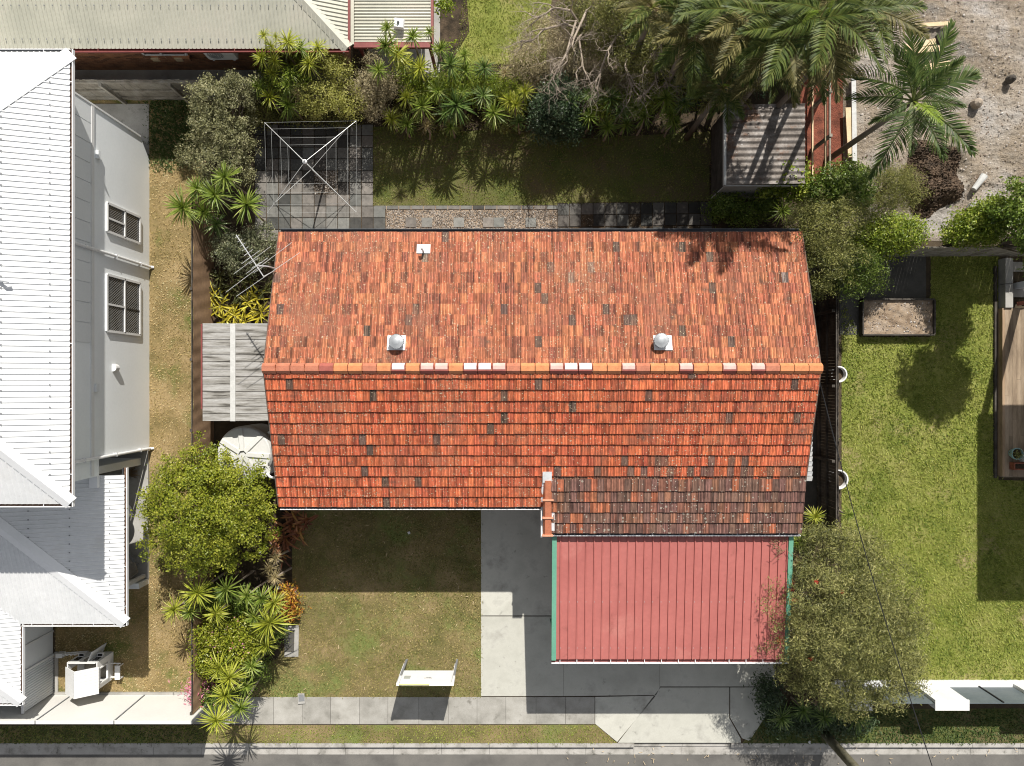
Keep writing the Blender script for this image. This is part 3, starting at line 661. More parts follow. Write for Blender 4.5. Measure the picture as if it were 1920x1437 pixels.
lay('ext', EX0+.16, EX1, EYT-.02, EYB-.03, EZT+.04, EZB+.01, 4.7)
tmesh = {}
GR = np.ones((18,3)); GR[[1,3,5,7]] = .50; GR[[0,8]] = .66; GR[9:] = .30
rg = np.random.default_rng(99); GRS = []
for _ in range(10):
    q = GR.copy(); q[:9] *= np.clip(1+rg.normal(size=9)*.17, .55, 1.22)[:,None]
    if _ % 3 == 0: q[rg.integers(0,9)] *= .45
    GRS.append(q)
# grime sits in the grooves and noses; noses painted darker to deepen course shadows
for s in ('back','front','ext'):
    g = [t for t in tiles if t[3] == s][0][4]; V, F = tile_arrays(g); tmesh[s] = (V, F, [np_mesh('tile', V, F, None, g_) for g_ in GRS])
def far(t): return (Vector(t[0]) - Vector((0,0,CAM_H))).length
order = sorted(range(len(tiles)), key=lambda i: far(tiles[i]))
main_i = [i for i in order if tiles[i][3] != 'ext'][:280]; chosen = set(main_i)
def rest(sel, name, parent, m):
    Vs, Fs, Cs, c = [], [], [], 0
    for i in sel:
        p, r, col, s, g = tiles[i]; V, F, _ = tmesh[s]; mt = np.array(Euler(r).to_matrix())
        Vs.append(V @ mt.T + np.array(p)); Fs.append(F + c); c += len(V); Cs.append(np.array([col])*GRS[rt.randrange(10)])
    tag(put(name, np.concatenate(Vs), np.concatenate(Fs), m, parent, col=np.concatenate(Cs)), kind='stuff')
for s in ('back','front','ext'):
    for me in tmesh[s][2]: me.materials.append(M['tile_old' if s == 'ext' else 'tile'])
for i in main_i:
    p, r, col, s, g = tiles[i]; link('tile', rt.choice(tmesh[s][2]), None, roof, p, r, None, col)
rest([i for i in range(len(tiles)) if tiles[i][3] != 'ext' and i not in chosen], 'tile', roof, M['tile'])
ext_i = [i for i in order if tiles[i][3] == 'ext']
for i in ext_i:
    p, r, col, s, g = tiles[i]; link('tile', rt.choice(tmesh[s][2]), None, eroof, p, r, None, col)
# ridge caps, one by one; some are glossy, their sun glare painted on as pale patches
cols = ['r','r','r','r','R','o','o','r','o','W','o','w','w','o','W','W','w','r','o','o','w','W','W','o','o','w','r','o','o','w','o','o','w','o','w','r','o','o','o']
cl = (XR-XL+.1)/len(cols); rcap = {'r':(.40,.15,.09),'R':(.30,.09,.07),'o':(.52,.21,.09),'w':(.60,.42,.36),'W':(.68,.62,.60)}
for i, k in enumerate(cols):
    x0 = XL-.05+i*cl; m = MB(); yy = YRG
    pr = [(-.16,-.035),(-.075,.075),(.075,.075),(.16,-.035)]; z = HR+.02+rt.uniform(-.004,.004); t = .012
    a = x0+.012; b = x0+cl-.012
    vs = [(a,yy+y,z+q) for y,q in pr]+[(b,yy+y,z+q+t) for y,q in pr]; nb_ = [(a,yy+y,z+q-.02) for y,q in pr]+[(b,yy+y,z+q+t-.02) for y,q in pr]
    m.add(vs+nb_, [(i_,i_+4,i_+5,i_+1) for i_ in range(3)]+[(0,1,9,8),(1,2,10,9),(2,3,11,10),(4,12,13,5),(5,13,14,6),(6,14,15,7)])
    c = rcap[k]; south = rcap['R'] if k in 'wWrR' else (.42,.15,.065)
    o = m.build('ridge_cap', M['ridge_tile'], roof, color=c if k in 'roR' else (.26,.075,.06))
    if k in 'wW':   # sun and sky glare painted as a pale patch over the north face
        MB().add([(a+.02,yy+.158,z-.03),(b-.02,yy+.158,z-.03+t),(b-.02,yy+.078,z+.078+t),(a+.02,yy+.078,z+.078),(b-.02,yy-.03,z+.079+t),(a+.02,yy-.03,z+.079)], [(0,1,2,3),(3,2,4,5)]).build('painted_glare', M['white_paint'] if k == 'W' else M['pink_glare'], o)  # white_paint serves here as the glare colour, the caps are not painted
mo = MB(); mo.box(XL, XR, YRG-.17, YRG+.17, HR-.08, HR-.012); mo.build('ridge_mortar', M['mortar'], house)
# verges
for x in (XL-.012, XR+.012):
    v = MB(); v.beam((x,YF,HE-.03),(x,YRG,HR-.03),.045,.11); v.beam((x,YRG,HR-.03),(x,YR,HE-.03),.045,.11); v.build('verge', M['mortar'], house)
# gutters
def gutter(parent, A, B, out, m, mi=None, w_=.13, h_=.10, t=.018, brackets=0, fill=None):
    A, B, out = Vector(A), Vector(B), Vector(out); m = m if m else M['white_metal']
    g = MB(); up = Vector((0,0,1))
    g.beam(A+out*w_, B+out*w_, t, h_); o = g.build('gutter', m, parent)
    g = MB(); g.beam(A+out*(w_/2)-up*(h_/2-.006), B+out*(w_/2)-up*(h_/2-.006), w_-t, .012); g.beam(A+out*.006, B+out*.006, .012, h_*.9); g.build('trough', mi or m, o)
    if fill: f = MB(); f.beam(A+out*(w_*.5)-up*(h_*.18), B+out*(w_*.5)-up*(h_*.18), w_-t-.02, h_*.35); f.build('leaf_litter', M['litter'], o)
    for i in range(brackets):
        p = A + (B-A)*((i+.5)/brackets); b = MB(); b.beam(p+up*.052, p+out*w_+up*.052, .022, .008); b.build('bracket', m, o)
    return o
gutter(house, (XL+.03,YR+.04,HE-.06), (XR-.05,YR+.04,HE-.06), (0,1,0), M['gutter_dark'], M['gutter_dark'], .12, .10, .02, 0)
gutter(house, (XL+.02,YF-.03,HE-.085), (EX0-.08,YF-.03,HE-.085), (0,-1,0), M['white_metal'], M['gutter_dark'], .12, .10, .03, 5)
gutter(house, (EX0+.05,EYB-.03,EZB-.085), (EX1+.0,EYB-.03,EZB-.085), (0,-1,0), M['white_metal'], M['gutter_dark'], .12, .10, .03, 6)
MB().beam((EX0-.09,YF-.02,HE-.13),(EX0-.09,EYB-.2,EZB-.12),.055,.2).build('fascia', M['white_paint'], house)
MB().beam((EX0+.01,EYT+.02,EZT-.02),(EX0+.01,EYB-.05,EZB-.02),.03,.18).build('barge_board', M['maroon'], house)
# raised verge caps and flashings of the extension
for i in range(3):
    f0 = i/3; f1 = (i+1)/3; A = Vector((EX0+.09, EYT+(EYB-.12-EYT)*f0+.05, EZT+(EZB-EZT)*f0+.10)); B = Vector((EX0+.09, EYT+(EYB-.12-EYT)*f1, EZT+(EZB-EZT)*f1+.10))
    m = MB(); pr = [(-.14,-.08),(-.085,.03),(.085,.03),(.14,-.08)]
    m.add([(A.x+u,A.y,A.z+q) for u,q in pr]+[(B.x+u,B.y,B.z+q) for u,q in pr]+[(A.x-.14,A.y,A.z-.12),(A.x+.14,A.y,A.z-.12),(B.x-.14,B.y,B.z-.12),(B.x+.14,B.y,B.z-.12)],
          [(0,1,5,4),(1,2,6,5),(2,3,7,6),(4,5,6,7),(3,2,1,0)]); c = m.build('verge_cap', M['ridge_tile'], eroof, color=(.40,.14,.075))
    MB().box(B.x-.17, B.x+.17, B.y-.02, B.y+.035, B.z-.06, B.z+.05).build('clip', M['ridge_tile'], c, color=(.55,.26,.16))
MB().add([(EX0-.08,EYT+.33,zf_front(EYT+.33)+.09),(EX0+.2,EYT+.33,zf_front(EYT+.33)+.09),(EX0+.2,EYT-.02,zf_front(EYT-.02)+.10),(EX0-.08,EYT-.02,zf_front(EYT-.02)+.10),
          (EX0-.08,EYT+.33,zf_front(EYT+.33)-.02),(EX0+.2,EYT+.33,zf_front(EYT+.33)-.02),(EX0+.2,EYT-.02,zf_front(EYT-.02)-.02),(EX0-.08,EYT-.02,zf_front(EYT-.02)-.02)],
         [(3,2,1,0),(0,1,5,4),(1,2,6,5),(2,3,7,6),(3,0,4,7)]).build('flashing', M['grey_flash'], house)
MB().beam((EX0-.06,EYT-.03,zf_front(EYT-.03)+.05),(EX0-.10,YF+.05,HE+.04),.07,.02).build('flashing', M['grey_flash'], house)
MB().beam((EX0+.25,-3.95,EZB+.175),(EX0+.26,-4.6,EZB+.07),.09,.025).build('flashing', M['grey_flash'], house)
# roof ventilators and the vent pipe
def flash_plate(x0, x1, ya, yb, name='base_plate'):
    e = .085; return MB().add([(x0,ya,zf_back(ya)+e),(x1,ya,zf_back(ya)+e),(x1,yb,zf_back(yb)+e),(x0,yb,zf_back(yb)+e),(x0,ya,zf_back(ya)),(x1,ya,zf_back(ya)),(x1,yb,zf_back(yb)),(x0,yb,zf_back(yb))],
        [(3,2,1,0),(0,1,5,4),(1,2,6,5),(2,3,7,6),(3,0,4,7)])
def whirlybird(px, py, ppx):
    x, y = XY(px, py, 5.4); x0, yb = XY(ppx-17, 657, 4.95); x1, ya = XY(ppx+17, 629, 4.95)
    v = flash_plate(x0, x1, yb, ya).build('roof_ventilator', M['white_metal'], house); z = zf_back(y)
    MB().lathe([(.13,-.02),(.13,.2)], (x,y,z), 20).build('throat', M['galv'], v)
    d = MB(); n = 26
    for k in range(n):
        a = 2*math.pi*k/n
        pts = []
        for q in range(6):
            ph = q/5; rr = .215*math.sin(math.pi*(.30+.64*(1-ph)))**.8 if q < 5 else .05
            hh = .16 + .24*ph; aa = a + .55*ph; pts.append(Vector((x+rr*math.cos(aa), y+rr*math.sin(aa), z+hh)))
        for q in range(5):
            p, r_ = pts[q], pts[q+1]; tv = Vector((-(p.y-y), p.x-x, 0)).normalized()*.026; ov = Vector((p.x-x,p.y-y,0)).normalized()*.012
            rv = Vector((-(r_.y-y), r_.x-x, 0)).normalized()*(.026 if q < 4 else .006)
            d.add([p-tv+ov, p+tv-ov, r_+rv, r_-rv+ov], [(0,1,2,3)])
    d.build('turbine', M['galv'], v); MB().lathe([(.185,.3),(.15,.36),(.09,.395),(.02,.405)], (x,y,z), 24).build('cap', M['galv'], v, smooth=True)
whirlybird(741, 640, 743); whirlybird(1243, 638, 1243)
vx, vy = XY(792, 466, 4.3); x0, ya = XY(779.5, 455, 4.2); x1, yb = XY(805, 473, 4.2)
v = flash_plate(x0, x1, yb, ya).build('vent_pipe', M['white_metal'], house)
MB().tube([(vx,vy-.05,zf_back(vy)),(vx,vy-.05,zf_back(vy)+.35),(vx-.03,vy,zf_back(vy)+.42),(vx-.06,vy+.09,zf_back(vy)+.40)], .035, 8).build('pipe', M['grey_flash'], v)

# ================================================================== CARPORT
cx0, cx1 = 1.27, 8.88
cyf, zf_ = -8.87, 3.0; cyb, zb_ = -4.84, 3.40
cp = thing('carport', 'flat red ribbed metal carport with green edge trims beside the driveway', 'carport', ((cx0+cx1)/2, -7, 0))
m = MB(); bx0, bx1 = cx0+.145, cx1-.145; sp = .2655
corrugated(m, [(bx0,cyf,zf_),(bx1,cyf,zf_),(bx1,cyb,zb_),(bx0,cyb,zb_)], (0,-1), sp, .05, 'rib', .026)
rs = m.build('roof_sheet', M['red_sheet'], cp)
MB().add([(bx0,cyf,zf_-.01),(bx1,cyf,zf_-.01),(bx1,cyb,zb_-.01),(bx0,cyb,zb_-.01)], [(3,2,1,0)]).build('ceiling_sheet', M['red_sheet'], cp)
sc = MB()
for k in range(28):
    u = bx0 + sp*(k+.45)
    for y in (cyf+.38, cyf+1.9): sc.box(u-.012+.02, u+.012+.02, y-.012, y+.012, zf_+(y-cyf)*.1+.03, zf_+(y-cyf)*.1+.045)
tag(sc.build('screw', M['galv'], rs), kind='stuff')
for xa in (cx0+.07, cx1-.07):
    b = MB(); b.beam((xa,cyf-.02,zf_-.02),(xa,cyb,zb_-.02),.145,.16); b.build('edge_trim', M['green_paint'], cp)
gutter(cp, (cx0,cyf-.02,zf_-.05), (cx1,cyf-.02,zf_-.05), (0,-1,0), M['white_metal'], M['maroon'], .12, .09, .03, 14)
for x, y in ((cx0+.15,cyf+.3),(cx1-.15,cyf+.3),(cx0+.15,-5.3),(cx1-.15,-5.3)):
    z = zf_+(y-cyf)*.1-.12; MB().box(x-.045,x+.045,y-.045,y+.045,0,z).build('post', M['green_paint'], cp)
for y in (cyf+.3, -5.3): MB().beam((cx0+.1,y,zf_+(y-cyf)*.1-.09),(cx1-.1,y,zf_+(y-cyf)*.1-.09),.05,.15).build('roof_beam', M['green_paint'], cp)
# dry twigs lying on the carport roof corner
tw = MB(); r8 = random.Random(8)
for k in range(34):
    a = r8.uniform(0,6.28); l = r8.uniform(.08,.3); x = cx1-.45+r8.gauss(0,.16); y = -5.15+r8.gauss(0,.18); z = zb_+.05+r8.uniform(0,.05)
    tw.beam((x,y,z),(x+l*math.cos(a),y+l*math.sin(a),z+r8.uniform(-.01,.03)),.012,.008)
tag(tw.build('dry_twigs', M['palm_dry']), kind='stuff')

# ================================================================== WHITE TWO-STOREY HOUSE ON THE LEFT
XW = -13.11
lh = thing('white_house', 'two storey white house with corrugated hip roofs at the left edge', 'house', (-17, 2, 0))
HU = 5.9; EXE, EYS, EYN = -12.49, -3.42, 9.36; PI_ = .36; XWEST = -26.0
# main block wall, its north-east foot cut back on a slope
wpoly = [(-2.38,0),(8.07,0),(8.69,.67),(8.69,5.75),(-2.95,5.75),(-2.95,3.3),(-2.38,3.3)]
w_ = MB(); n = len(wpoly)
w_.add([(XW,y,z) for y,z in wpoly]+[(XW-.25,y,z) for y,z in wpoly], [tuple(range(n)), tuple(range(2*n-1,n-1,-1))]+[(i,n+i,n+(i+1)%n,(i+1)%n) for i in range(n)])
wall = w_.build('wall', M['grey_wall'], lh)
MB().box(-25.5, XW-.26, 8.45, 8.69, 0, 5.75).build('wall', M['grey_wall'], lh)
MB().box(-25.5, XW-.26, -2.95, -2.7, 0, 5.75).build('wall', M['grey_wall'], lh)
MB().box(XW+.003, XW+.035, -2.9, 8.72, 3.62, 3.78).build('belt_course', M['white_paint'], wall)
cb = MB()
for k in range(12): cb.box(XW+.002, XW+.022, 8.68-.62*(k+1)+.012, 8.68-.62*k-.012, 3.80, 5.70)
cb.build('upper_cladding', M['grey_clad'], wall)
MB().box(XW+.002, XW+.04, 8.66, 8.72, .7, 5.7).build('corner_trim', M['white_paint'], wall)
def hgrid(o, x, y0, y1, z0, z1):     # diamond security mesh, real wires
    g = MB(); s = .085; k = -60
    while k < 60:
        for sg in (1, -1):
            pts = []
            a = k*s*1.0     # line y = a + sg*(z-z0)*.6
            za, zb = z0, z1; ya, yb = y0 + a, y0 + a + sg*(z1-z0)*.62
            # clip to y0..y1
            def cl(ya, za, yb, zb):
                t0, t1 = 0.0, 1.0; dy = yb-ya
                if abs(dy) < 1e-9: return None
                ta, tb = (y0-ya)/dy, (y1-ya)/dy
                if ta > tb: ta, tb = tb, ta
                t0, t1 = max(t0,ta), min(t1,tb)
                return None if t1-t0 < .01 else (ya+dy*t0, za+(zb-za)*t0, ya+dy*t1, za+(zb-za)*t1)
            c = cl(ya, za, yb, zb)
            if c: g.beam((x,c[0],c[1]),(x,c[2],c[3]),.009,.007,(1,0,0))
        k += 1
    tag(g.build('security_mesh', M['mesh_wire'], o), kind='stuff')
def lwindow(y0, y1, z0, z1, mid_bar_low=False):
    x = XW+.03; f = MB(); zm = (z0+z1)/2-.03; t = .075
    for a, b in (((y0,z0),(y1,z0)),((y0,z1),(y1,z1)),((y0,z0),(y0,z1)),((y1,z0),(y1,z1)),((y0,zm),(y1,zm))):
        f.beam((x,a[0],a[1]),(x,b[0],b[1]),t if a[1]==b[1] else t,.07,(1,0,0))
    ym = y0+(y1-y0)*.48; f.beam((x,ym,zm),(x,ym,z1),.06,.06,(1,0,0)); o = f.build('window', M['white_paint'], wall)
    MB().box(XW+.002, XW+.012, y0+.04, y1-.04, z0+.04, z1-.04).build('pane', M['dark_glass'], o)
    hgrid(o, XW+.035, y0+.04, y1-.04, z0+.04, z1-.04)
    if mid_bar_low: MB().box(XW+.02, XW+.05, ym-.05, ym-.01, z0+.04, zm-.04).build('glazing_bar', M['black'], o)
lwindow(4.90, 5.82, .76, 2.88); lwindow(1.68, 3.50, .76, 2.90, True)
# downpipes on the wall
for y in (4.18, -2.36):
    MB().tube([(XW+.16,y,5.6),(XW+.07,y,5.2),(XW+.07,y,.12),(XW+.16,y,.03)], .048, 10).build('downpipe', M['white_metal'], lh)
    for z in (.8,2.4,4.2): MB().box(XW+.003, XW+.12, y-.06, y+.06, z, z+.035).build('pipe_clip', M['white_metal'], lh)
for (y, z, kind) in ((.50,2.3,'lamp'),(7.2,3.35,'box'),(-.15,3.45,'box')):
    if kind == 'lamp':
        l = MB(); l.lathe([(.12,0),(.12,.22)], (XW+.02,y,z), 16); o = l.build('wall_light', M['white_paint'], lh)
    else: MB().box(XW+.003, XW+.10, y-.13, y+.13, z, z+.16).build('wall_light', M['grey_clad'], lh)
for y, z in ((5.9,5.3),(.3,5.3),(-1.0,5.3)): MB().box(XW+.003, XW+.04, y-.55, y+.55, z-.45, z+.2).build('upper_window', M['white_paint'], lh)
# upper hip roof
def hip(z0, p, x_e, y_s, y_n, x_w, spacing, parent, name, mat_, south_to=None, north=True):
    half = (y_n-y_s)/2 if north else 9; ym = (y_n+y_s)/2; zr = z0+p*half
    o = None
    E = [(x_e,y_s,z0),(x_e,y_n,z0),(x_e-half,ym,zr)]
    m = MB(); corrugated(m, E, (1,0), spacing, .026, 'rib', .026); o = m.build(name, mat_, parent)
    m = MB(); corrugated(m, [(x_e,y_s,z0),(x_e-half,ym,zr),(x_w,ym,zr),(x_w,y_s,z0)], (0,-1), spacing, .026, 'rib', .026); m.build('roof_slope', mat_, o)
    m = MB(); corrugated(m, [(x_e,y_n,z0),(x_e-half,ym,zr),(x_w,ym,zr),(x_w,y_n,z0)], (0,1), spacing, .026, 'rib', .026); m.build('roof_slope', mat_, o)
    return o, ym, half, zr
ur, ym, half, zr = hip(HU, PI_, EXE, EYS, EYN, XWEST, .157, lh, 'upper_roof', M['white_roof'])
def hip_cap(A, B, wdt, parent, m, drop=.05, lift=.05):
    A, B = Vector(A), Vector(B); d = (B-A); s = Vector((d.y,-d.x,0)).normalized()*wdt/2; up = Vector((0,0,1))
    MB().add([A-s+up*(lift-drop), A+up*lift, A+s+up*(lift-drop), B-s+up*(lift-drop), B+up*lift, B+s+up*(lift-drop),
              A-s+up*(lift-drop-.02), A+s+up*(lift-drop-.02), B-s+up*(lift-drop-.02), B+s+up*(lift-drop-.02)], [(0,1,4,3),(1,2,5,4),(0,6,7,2,1),(3,8,6,0),(2,7,9,5)]).build('hip_cap', m, parent)
hip_cap((EXE+.02,EYS+.02,HU), (EXE-half,ym,zr), .42, ur, M['white_metal'], .075)
hip_cap((EXE+.02,EYN-.02,HU), (EXE-half,ym,zr), .42, ur, M['white_metal'], .075)
MB().box(XWEST, EXE-.02, EYS+.02, EYN-.02, HU-.14, HU-.10).build('soffit', M['white_paint'], lh)
gutter(lh, (EXE-.08,EYS-.08,HU-.06), (EXE-.08,EYN+.08,HU-.06), (1,0,0), M['white_metal'], M['maroon'], .14, .11, .025, 7, True)
gutter(lh, (XWEST,EYS+.06,HU-.06), (EXE,EYS+.06,HU-.06), (0,-1,0), M['white_metal'], M['maroon'], .14, .11, .025, 9, True)
gutter(lh, (XWEST,EYN-.06,HU-.06), (EXE,EYN-.06,HU-.06), (0,1,0), M['white_metal'], M['gutter_dark'], .14, .11, .025, 9)
def screws(parent, pts):
    b = MB()
    for x, y, z in pts: b.box(x-.016, x+.016, y-.016, y+.016, z, z+.018)
    tag(b.build('screw', M['slate_paint'], parent), kind='stuff')
screws(ur, [(EXE-dd, EYS+dd+.1+.314*i, HU+PI_*dd+.024) for dd in (.45,1.55,2.65) for i in range(int((EYN-EYS-2*dd)/.314))])
# vent on the upper roof
vx, vy = XY(20, 527, 6.5); vz = HU+PI_*(EXE-vx)
MB().tube([(vx-.25,vy+.02,vz),(vx-.25,vy+.02,vz+.22),(vx-.1,vy,vz+.27),(vx,vy-.02,vz+.20)], .05, 8).build('roof_vent', M['grey_flash'], lh)
# lower single-storey roofs
HL, PL = 2.80, .30; LX, LYS = -12.56, -7.81; L2X, L2YS = -15.92, -10.38
def zE(x): return HL+PL*(LX-x)
m = MB(); t_ = 5.0
corrugated(m, [(LX,LYS,HL),(LX,-2.97,HL),(LX-t_,-2.97,HL+PL*t_),(LX-t_,LYS+t_,HL+PL*t_)], (1,0), .137, .025, 'rib', .024); lr = m.build('lower_roof', M['white_roof'], lh)
m = MB(); d2 = LX-L2X
corrugated(m, [(LX,LYS,HL),(LX-t_,LYS+t_,HL+PL*t_),(L2X-t_,LYS+t_,HL+PL*t_),(L2X,LYS,HL)], (0,-1), .137, .025, 'rib', .024); m.build('roof_slope', M['white_roof'], lr)
m = MB(); corrugated(m, [(L2X,L2YS,HL),(L2X,LYS,HL),(L2X-t_,LYS+t_,HL+PL*t_),(L2X-t_,L2YS+t_,HL+PL*t_)], (1,0), .137, .025, 'rib', .024); m.build('roof_slope', M['white_roof'], lr)
m = MB(); corrugated(m, [(L2X,L2YS,HL),(L2X-t_,L2YS+t_,HL+PL*t_),(-26,L2YS+t_,HL+PL*t_),(-26,L2YS,HL)], (0,-1), .137, .025, 'rib', .024); m.build('roof_slope', M['white_roof'], lr)
MB().box(-25, LX-t_+.05, -7.0, -2.97, HL+PL*t_-.06, HL+PL*t_).build('roof_deck', M['white_roof'], lr)
screws(lr, [(LX-dd, LYS+dd+.1+.274*i, HL+PL*dd+.022) for dd in (.4,1.5,2.6) for i in range(int((4.8-dd)/.274))])
hip_cap((LX+.02,LYS+.02,HL), (LX-t_,LYS+t_,HL+PL*t_), .44, lr, M['white_metal'], .07)
hip_cap((L2X+.02,L2YS+.02,HL), (L2X-t_,L2YS+t_,HL+PL*t_), .44, lr, M['white_metal'], .07)
hip_cap((L2X,LYS,HL-.04), (L2X-t_,LYS+t_,HL+PL*t_-.04), .18, lr, M['grey_flash'], .0)
MB().box(LX-.95, LX-.68, -3.35, -2.97, zE(LX-.8)-.1, zE(LX-.8)+.12).build('flashing', M['white_metal'], lr)
gutter(lh, (LX-.07,LYS-.06,HL-.05), (LX-.07,-2.75,HL-.05), (1,0,0), M['white_metal'], M['gutter_dark'], .14, .10, .03, 4, True)
gutter(lh, (L2X+.02,LYS+.06,HL-.05), (LX,LYS+.06,HL-.05), (0,-1,0), M['white_metal'], M['gutter_dark'], .13, .10, .03, 5, True)
gutter(lh, (L2X-.07,L2YS-.06,HL-.05), (L2X-.07,LYS,HL-.05), (1,0,0), M['white_metal'], M['maroon'], .13, .10, .03, 3, True)
gutter(lh, (-26,L2YS+.06,HL-.05), (L2X,L2YS+.06,HL-.05), (0,-1,0), M['white_metal'], M['gutter_dark'], .13, .10, .03, 6, True)
# verandah slab, low end wall, front room walls, ribbed side screen
MB().box(-18, XW+.0, -7.05, -2.42, 0, .10).build('verandah_slab', M['concrete'], lh)
MB().box(-18, XW-.02, -7.25, -7.06, 0, .72).build('low_wall', M['grey_wall'], lh)
MB().box(-18.2, -18, -7.2, -2.7, 0, 2.9).build('wall', M['grey_wall'], lh)
MB().box(XW-.2, XW-.08, -7.0, -6.88, .1, 2.7).build('post', M['white_paint'], lh)
fw = MB(); fw.box(-25, -16.6, -9.85, -7.3, 0, 2.68); fw.build('wall', M['grey_clad'], lh)
MB().box(-16.598, -16.57, -9.0, -8.93, 0, 2.6).build('corner_trim', M['white_paint'], lh)
scr = MB(); k = 0
corr_y0, corr_y1 = -11.2, -9.87
for k in range(15):
    y = corr_y1 - (k+.5)*(corr_y1-corr_y0)/15
    scr.add([(-16.60,y-.045,0),(-16.56,y-.016,0),(-16.56,y+.016,0),(-16.60,y+.045,0),(-16.60,y-.045,1.66),(-16.56,y-.016,1.66),(-16.56,y+.016,1.66),(-16.60,y+.045,1.66)], [(0,1,5,4),(1,2,6,5),(2,3,7,6),(4,5,6,7)])
sf = thing('side_screen', 'pale ribbed metal side screen between the white house and its front fence', 'fence', (-16.6,-10.5,0))
scr.box(-16.615, -16.601, corr_y0, corr_y1, 0, 1.66); scr.build('ribbed_sheet', M['grey_clad'], sf)
MB().box(-16.63, -16.545, corr_y0-.01, corr_y1+.01, 1.66, 1.70).build('rail', M['white_metal'], sf); MB().box(-16.64,-16.55,corr_y1+.01,corr_y1+.09,0,1.72).build('post', M['white_metal'], sf)
MB().box(XY(104,0)[0], XY(110,0)[0], XY(0,1302)[1], XY(0,1222)[1], 0, .06).build('kerb_edge', M['concrete'], sf)
# things on the verandah
tx, ty = -13.98, -4.62
t = thing('round_table', 'round white table on the verandah under the white house eave', 'table', (tx,ty,.1))
MB().lathe([(.52,.70),(.56,.72),(.56,.76),(.52,.775)], (tx,ty,.1), 40).build('tabletop', M['white_paint'], t)
MB().lathe([(.07,.03),(.05,.7)], (tx,ty,.1), 16).build('pedestal', M['white_paint'], t); MB().lathe([(.30,0),(.30,.02),(.07,.04)], (tx,ty,.1), 24).build('base', M['white_paint'], t)
br = thing('broom_head', 'pale dried straw broom lying on the shaded verandah floor', 'broom', (-13.85,-3.25,.1))
b = MB(); r3 = random.Random(3)
for k in range(60):
    a = r3.uniform(-.5,.5); l = r3.uniform(.3,.62); b.beam((-13.98,-3.28,.14),(-13.98+l*math.cos(a),-3.24+l*math.sin(a)*.9+.05,.12+r3.uniform(0,.05)),.008,.006)
b.build('bristles', M['palm_dry'], br); MB().beam((-13.95,-3.29,.15),(-15.1,-3.4,.14),.03,.03).build('handle', M['timber_pale'], br)
lo = thing('lounge_chair', 'grey wicker lounge chair on the verandah beside the low wall', 'chair', (-13.9,-6.2,.1))
b = MB(); b.beam((-14.3,-5.6,.42),(-13.65,-6.55,.34),.55,.06); b.build('seat', M['slate_paint'], lo)
b = MB(); b.beam((-14.26,-5.55,.48),(-13.62,-6.5,.40),.28,.07); b.build('cushion', M['timber_grey'], lo)
b = MB(); b.beam((-13.66,-6.55,.36),(-13.40,-6.85,.62),.5,.05); b.build('backrest', M['timber_grey'], lo)
for p in ((-14.45,-5.72),(-14.1,-5.5),(-13.8,-6.7),(-13.45,-6.5)): MB().box(p[0]-.02,p[0]+.02,p[1]-.02,p[1]+.02,.1,.36).build('leg', M['slate_paint'], lo)

# ================================================================== NEIGHBOUR AT THE TOP LEFT
th = thing('brick_house', 'brick house with a cream corrugated roof and maroon gutters along the top edge', 'house', (-9, 13, 0))
TY, TZ = 10.85, 2.76; YW = 11.30; X_E = -5.33
MB().box(-26, X_E-.5, YW-.38, YW-.002, 0, .06).build('path_edge', M['concrete'], th); MB().box(-26, X_E-.5, YW, YW+.22, 0, 2.7).build('wall', M['brick'], th)
MB().box(X_E-.72, X_E-.5, YW+.22, 20, 0, 2.7).build('wall', M['brick'], th)
m = MB(); hp = 7.0; pt = .42
corrugated(m, [(-26,TY,TZ),(X_E,TY,TZ),(X_E-hp,TY+hp,TZ+pt*hp),(-26,TY+hp,TZ+pt*hp)], (0,-1), .132, .034, 'rib', .022); cr = m.build('roof', M['cream_roof'], th)
m = MB(); corrugated(m, [(X_E,TY,TZ),(X_E,TY+2*hp,TZ),(X_E-hp,TY+hp,TZ+pt*hp)], (1,0), .132, .034, 'rib', .022); m.build('roof_slope', M['cream_roof'], cr)
m = MB(); corrugated(m, [(X_E,TY+2*hp,TZ),(X_E-hp,TY+hp,TZ+pt*hp),(-26,TY+hp,TZ+pt*hp),(-26,TY+2*hp,TZ)], (0,1), .132, .034, 'rib', .022); m.build('roof_slope', M['cream_roof'], cr)
hip_cap((X_E+.0,TY+.02,TZ), (X_E-hp,TY+hp,TZ+pt*hp), .40, cr, M['cream_roof'], .09)
gutter(th, (-26,TY+.04,TZ-.05), (X_E+.02,TY+.04,TZ-.05), (0,-1,0), M['maroon'], M['maroon'], .12, .10, .03, 14)
gutter(th, (X_E-.04,TY,TZ-.05), (X_E-.04,TY+10,TZ-.05), (1,0,0), M['maroon'], M['maroon'], .10, .10, .02, 0)
screws(cr, [(X_E-dd-.2-.264*i, TY+dd, TZ+pt*dd+.03) for dd in (.25,1.15) for i in range(58)])
f = MB(); wy = YW-.02
for a, b in (((-12.62,1.36),(-11.15,1.36)),((-12.62,2.45),(-11.15,2.45)),((-12.62,1.36),(-12.62,2.45)),((-11.15,1.36),(-11.15,2.45)),((-12.0,1.36),(-12.0,2.45))): f.beam((a[0],wy,a[1]),(b[0],wy,b[1]),.06,.06,(0,1,0))
f = f.build('window', M['white_paint'], th); MB().box(-12.6,-11.17,wy-.005,wy+.005,1.39,2.42).build('pane', M['dark_glass'], f); MB().box(-12.7,-11.1,wy-.09,wy-.0,1.26,1.32).build('sill', M['brick'], f)
for k in range(6): MB().box(-12.7+.27*k,-12.7+.27*k+.25,wy-.13,wy-.09,1.10,1.32).build('sill_brick', M['timber_pale'] if k % 3 == 1 else M['brick'], f)
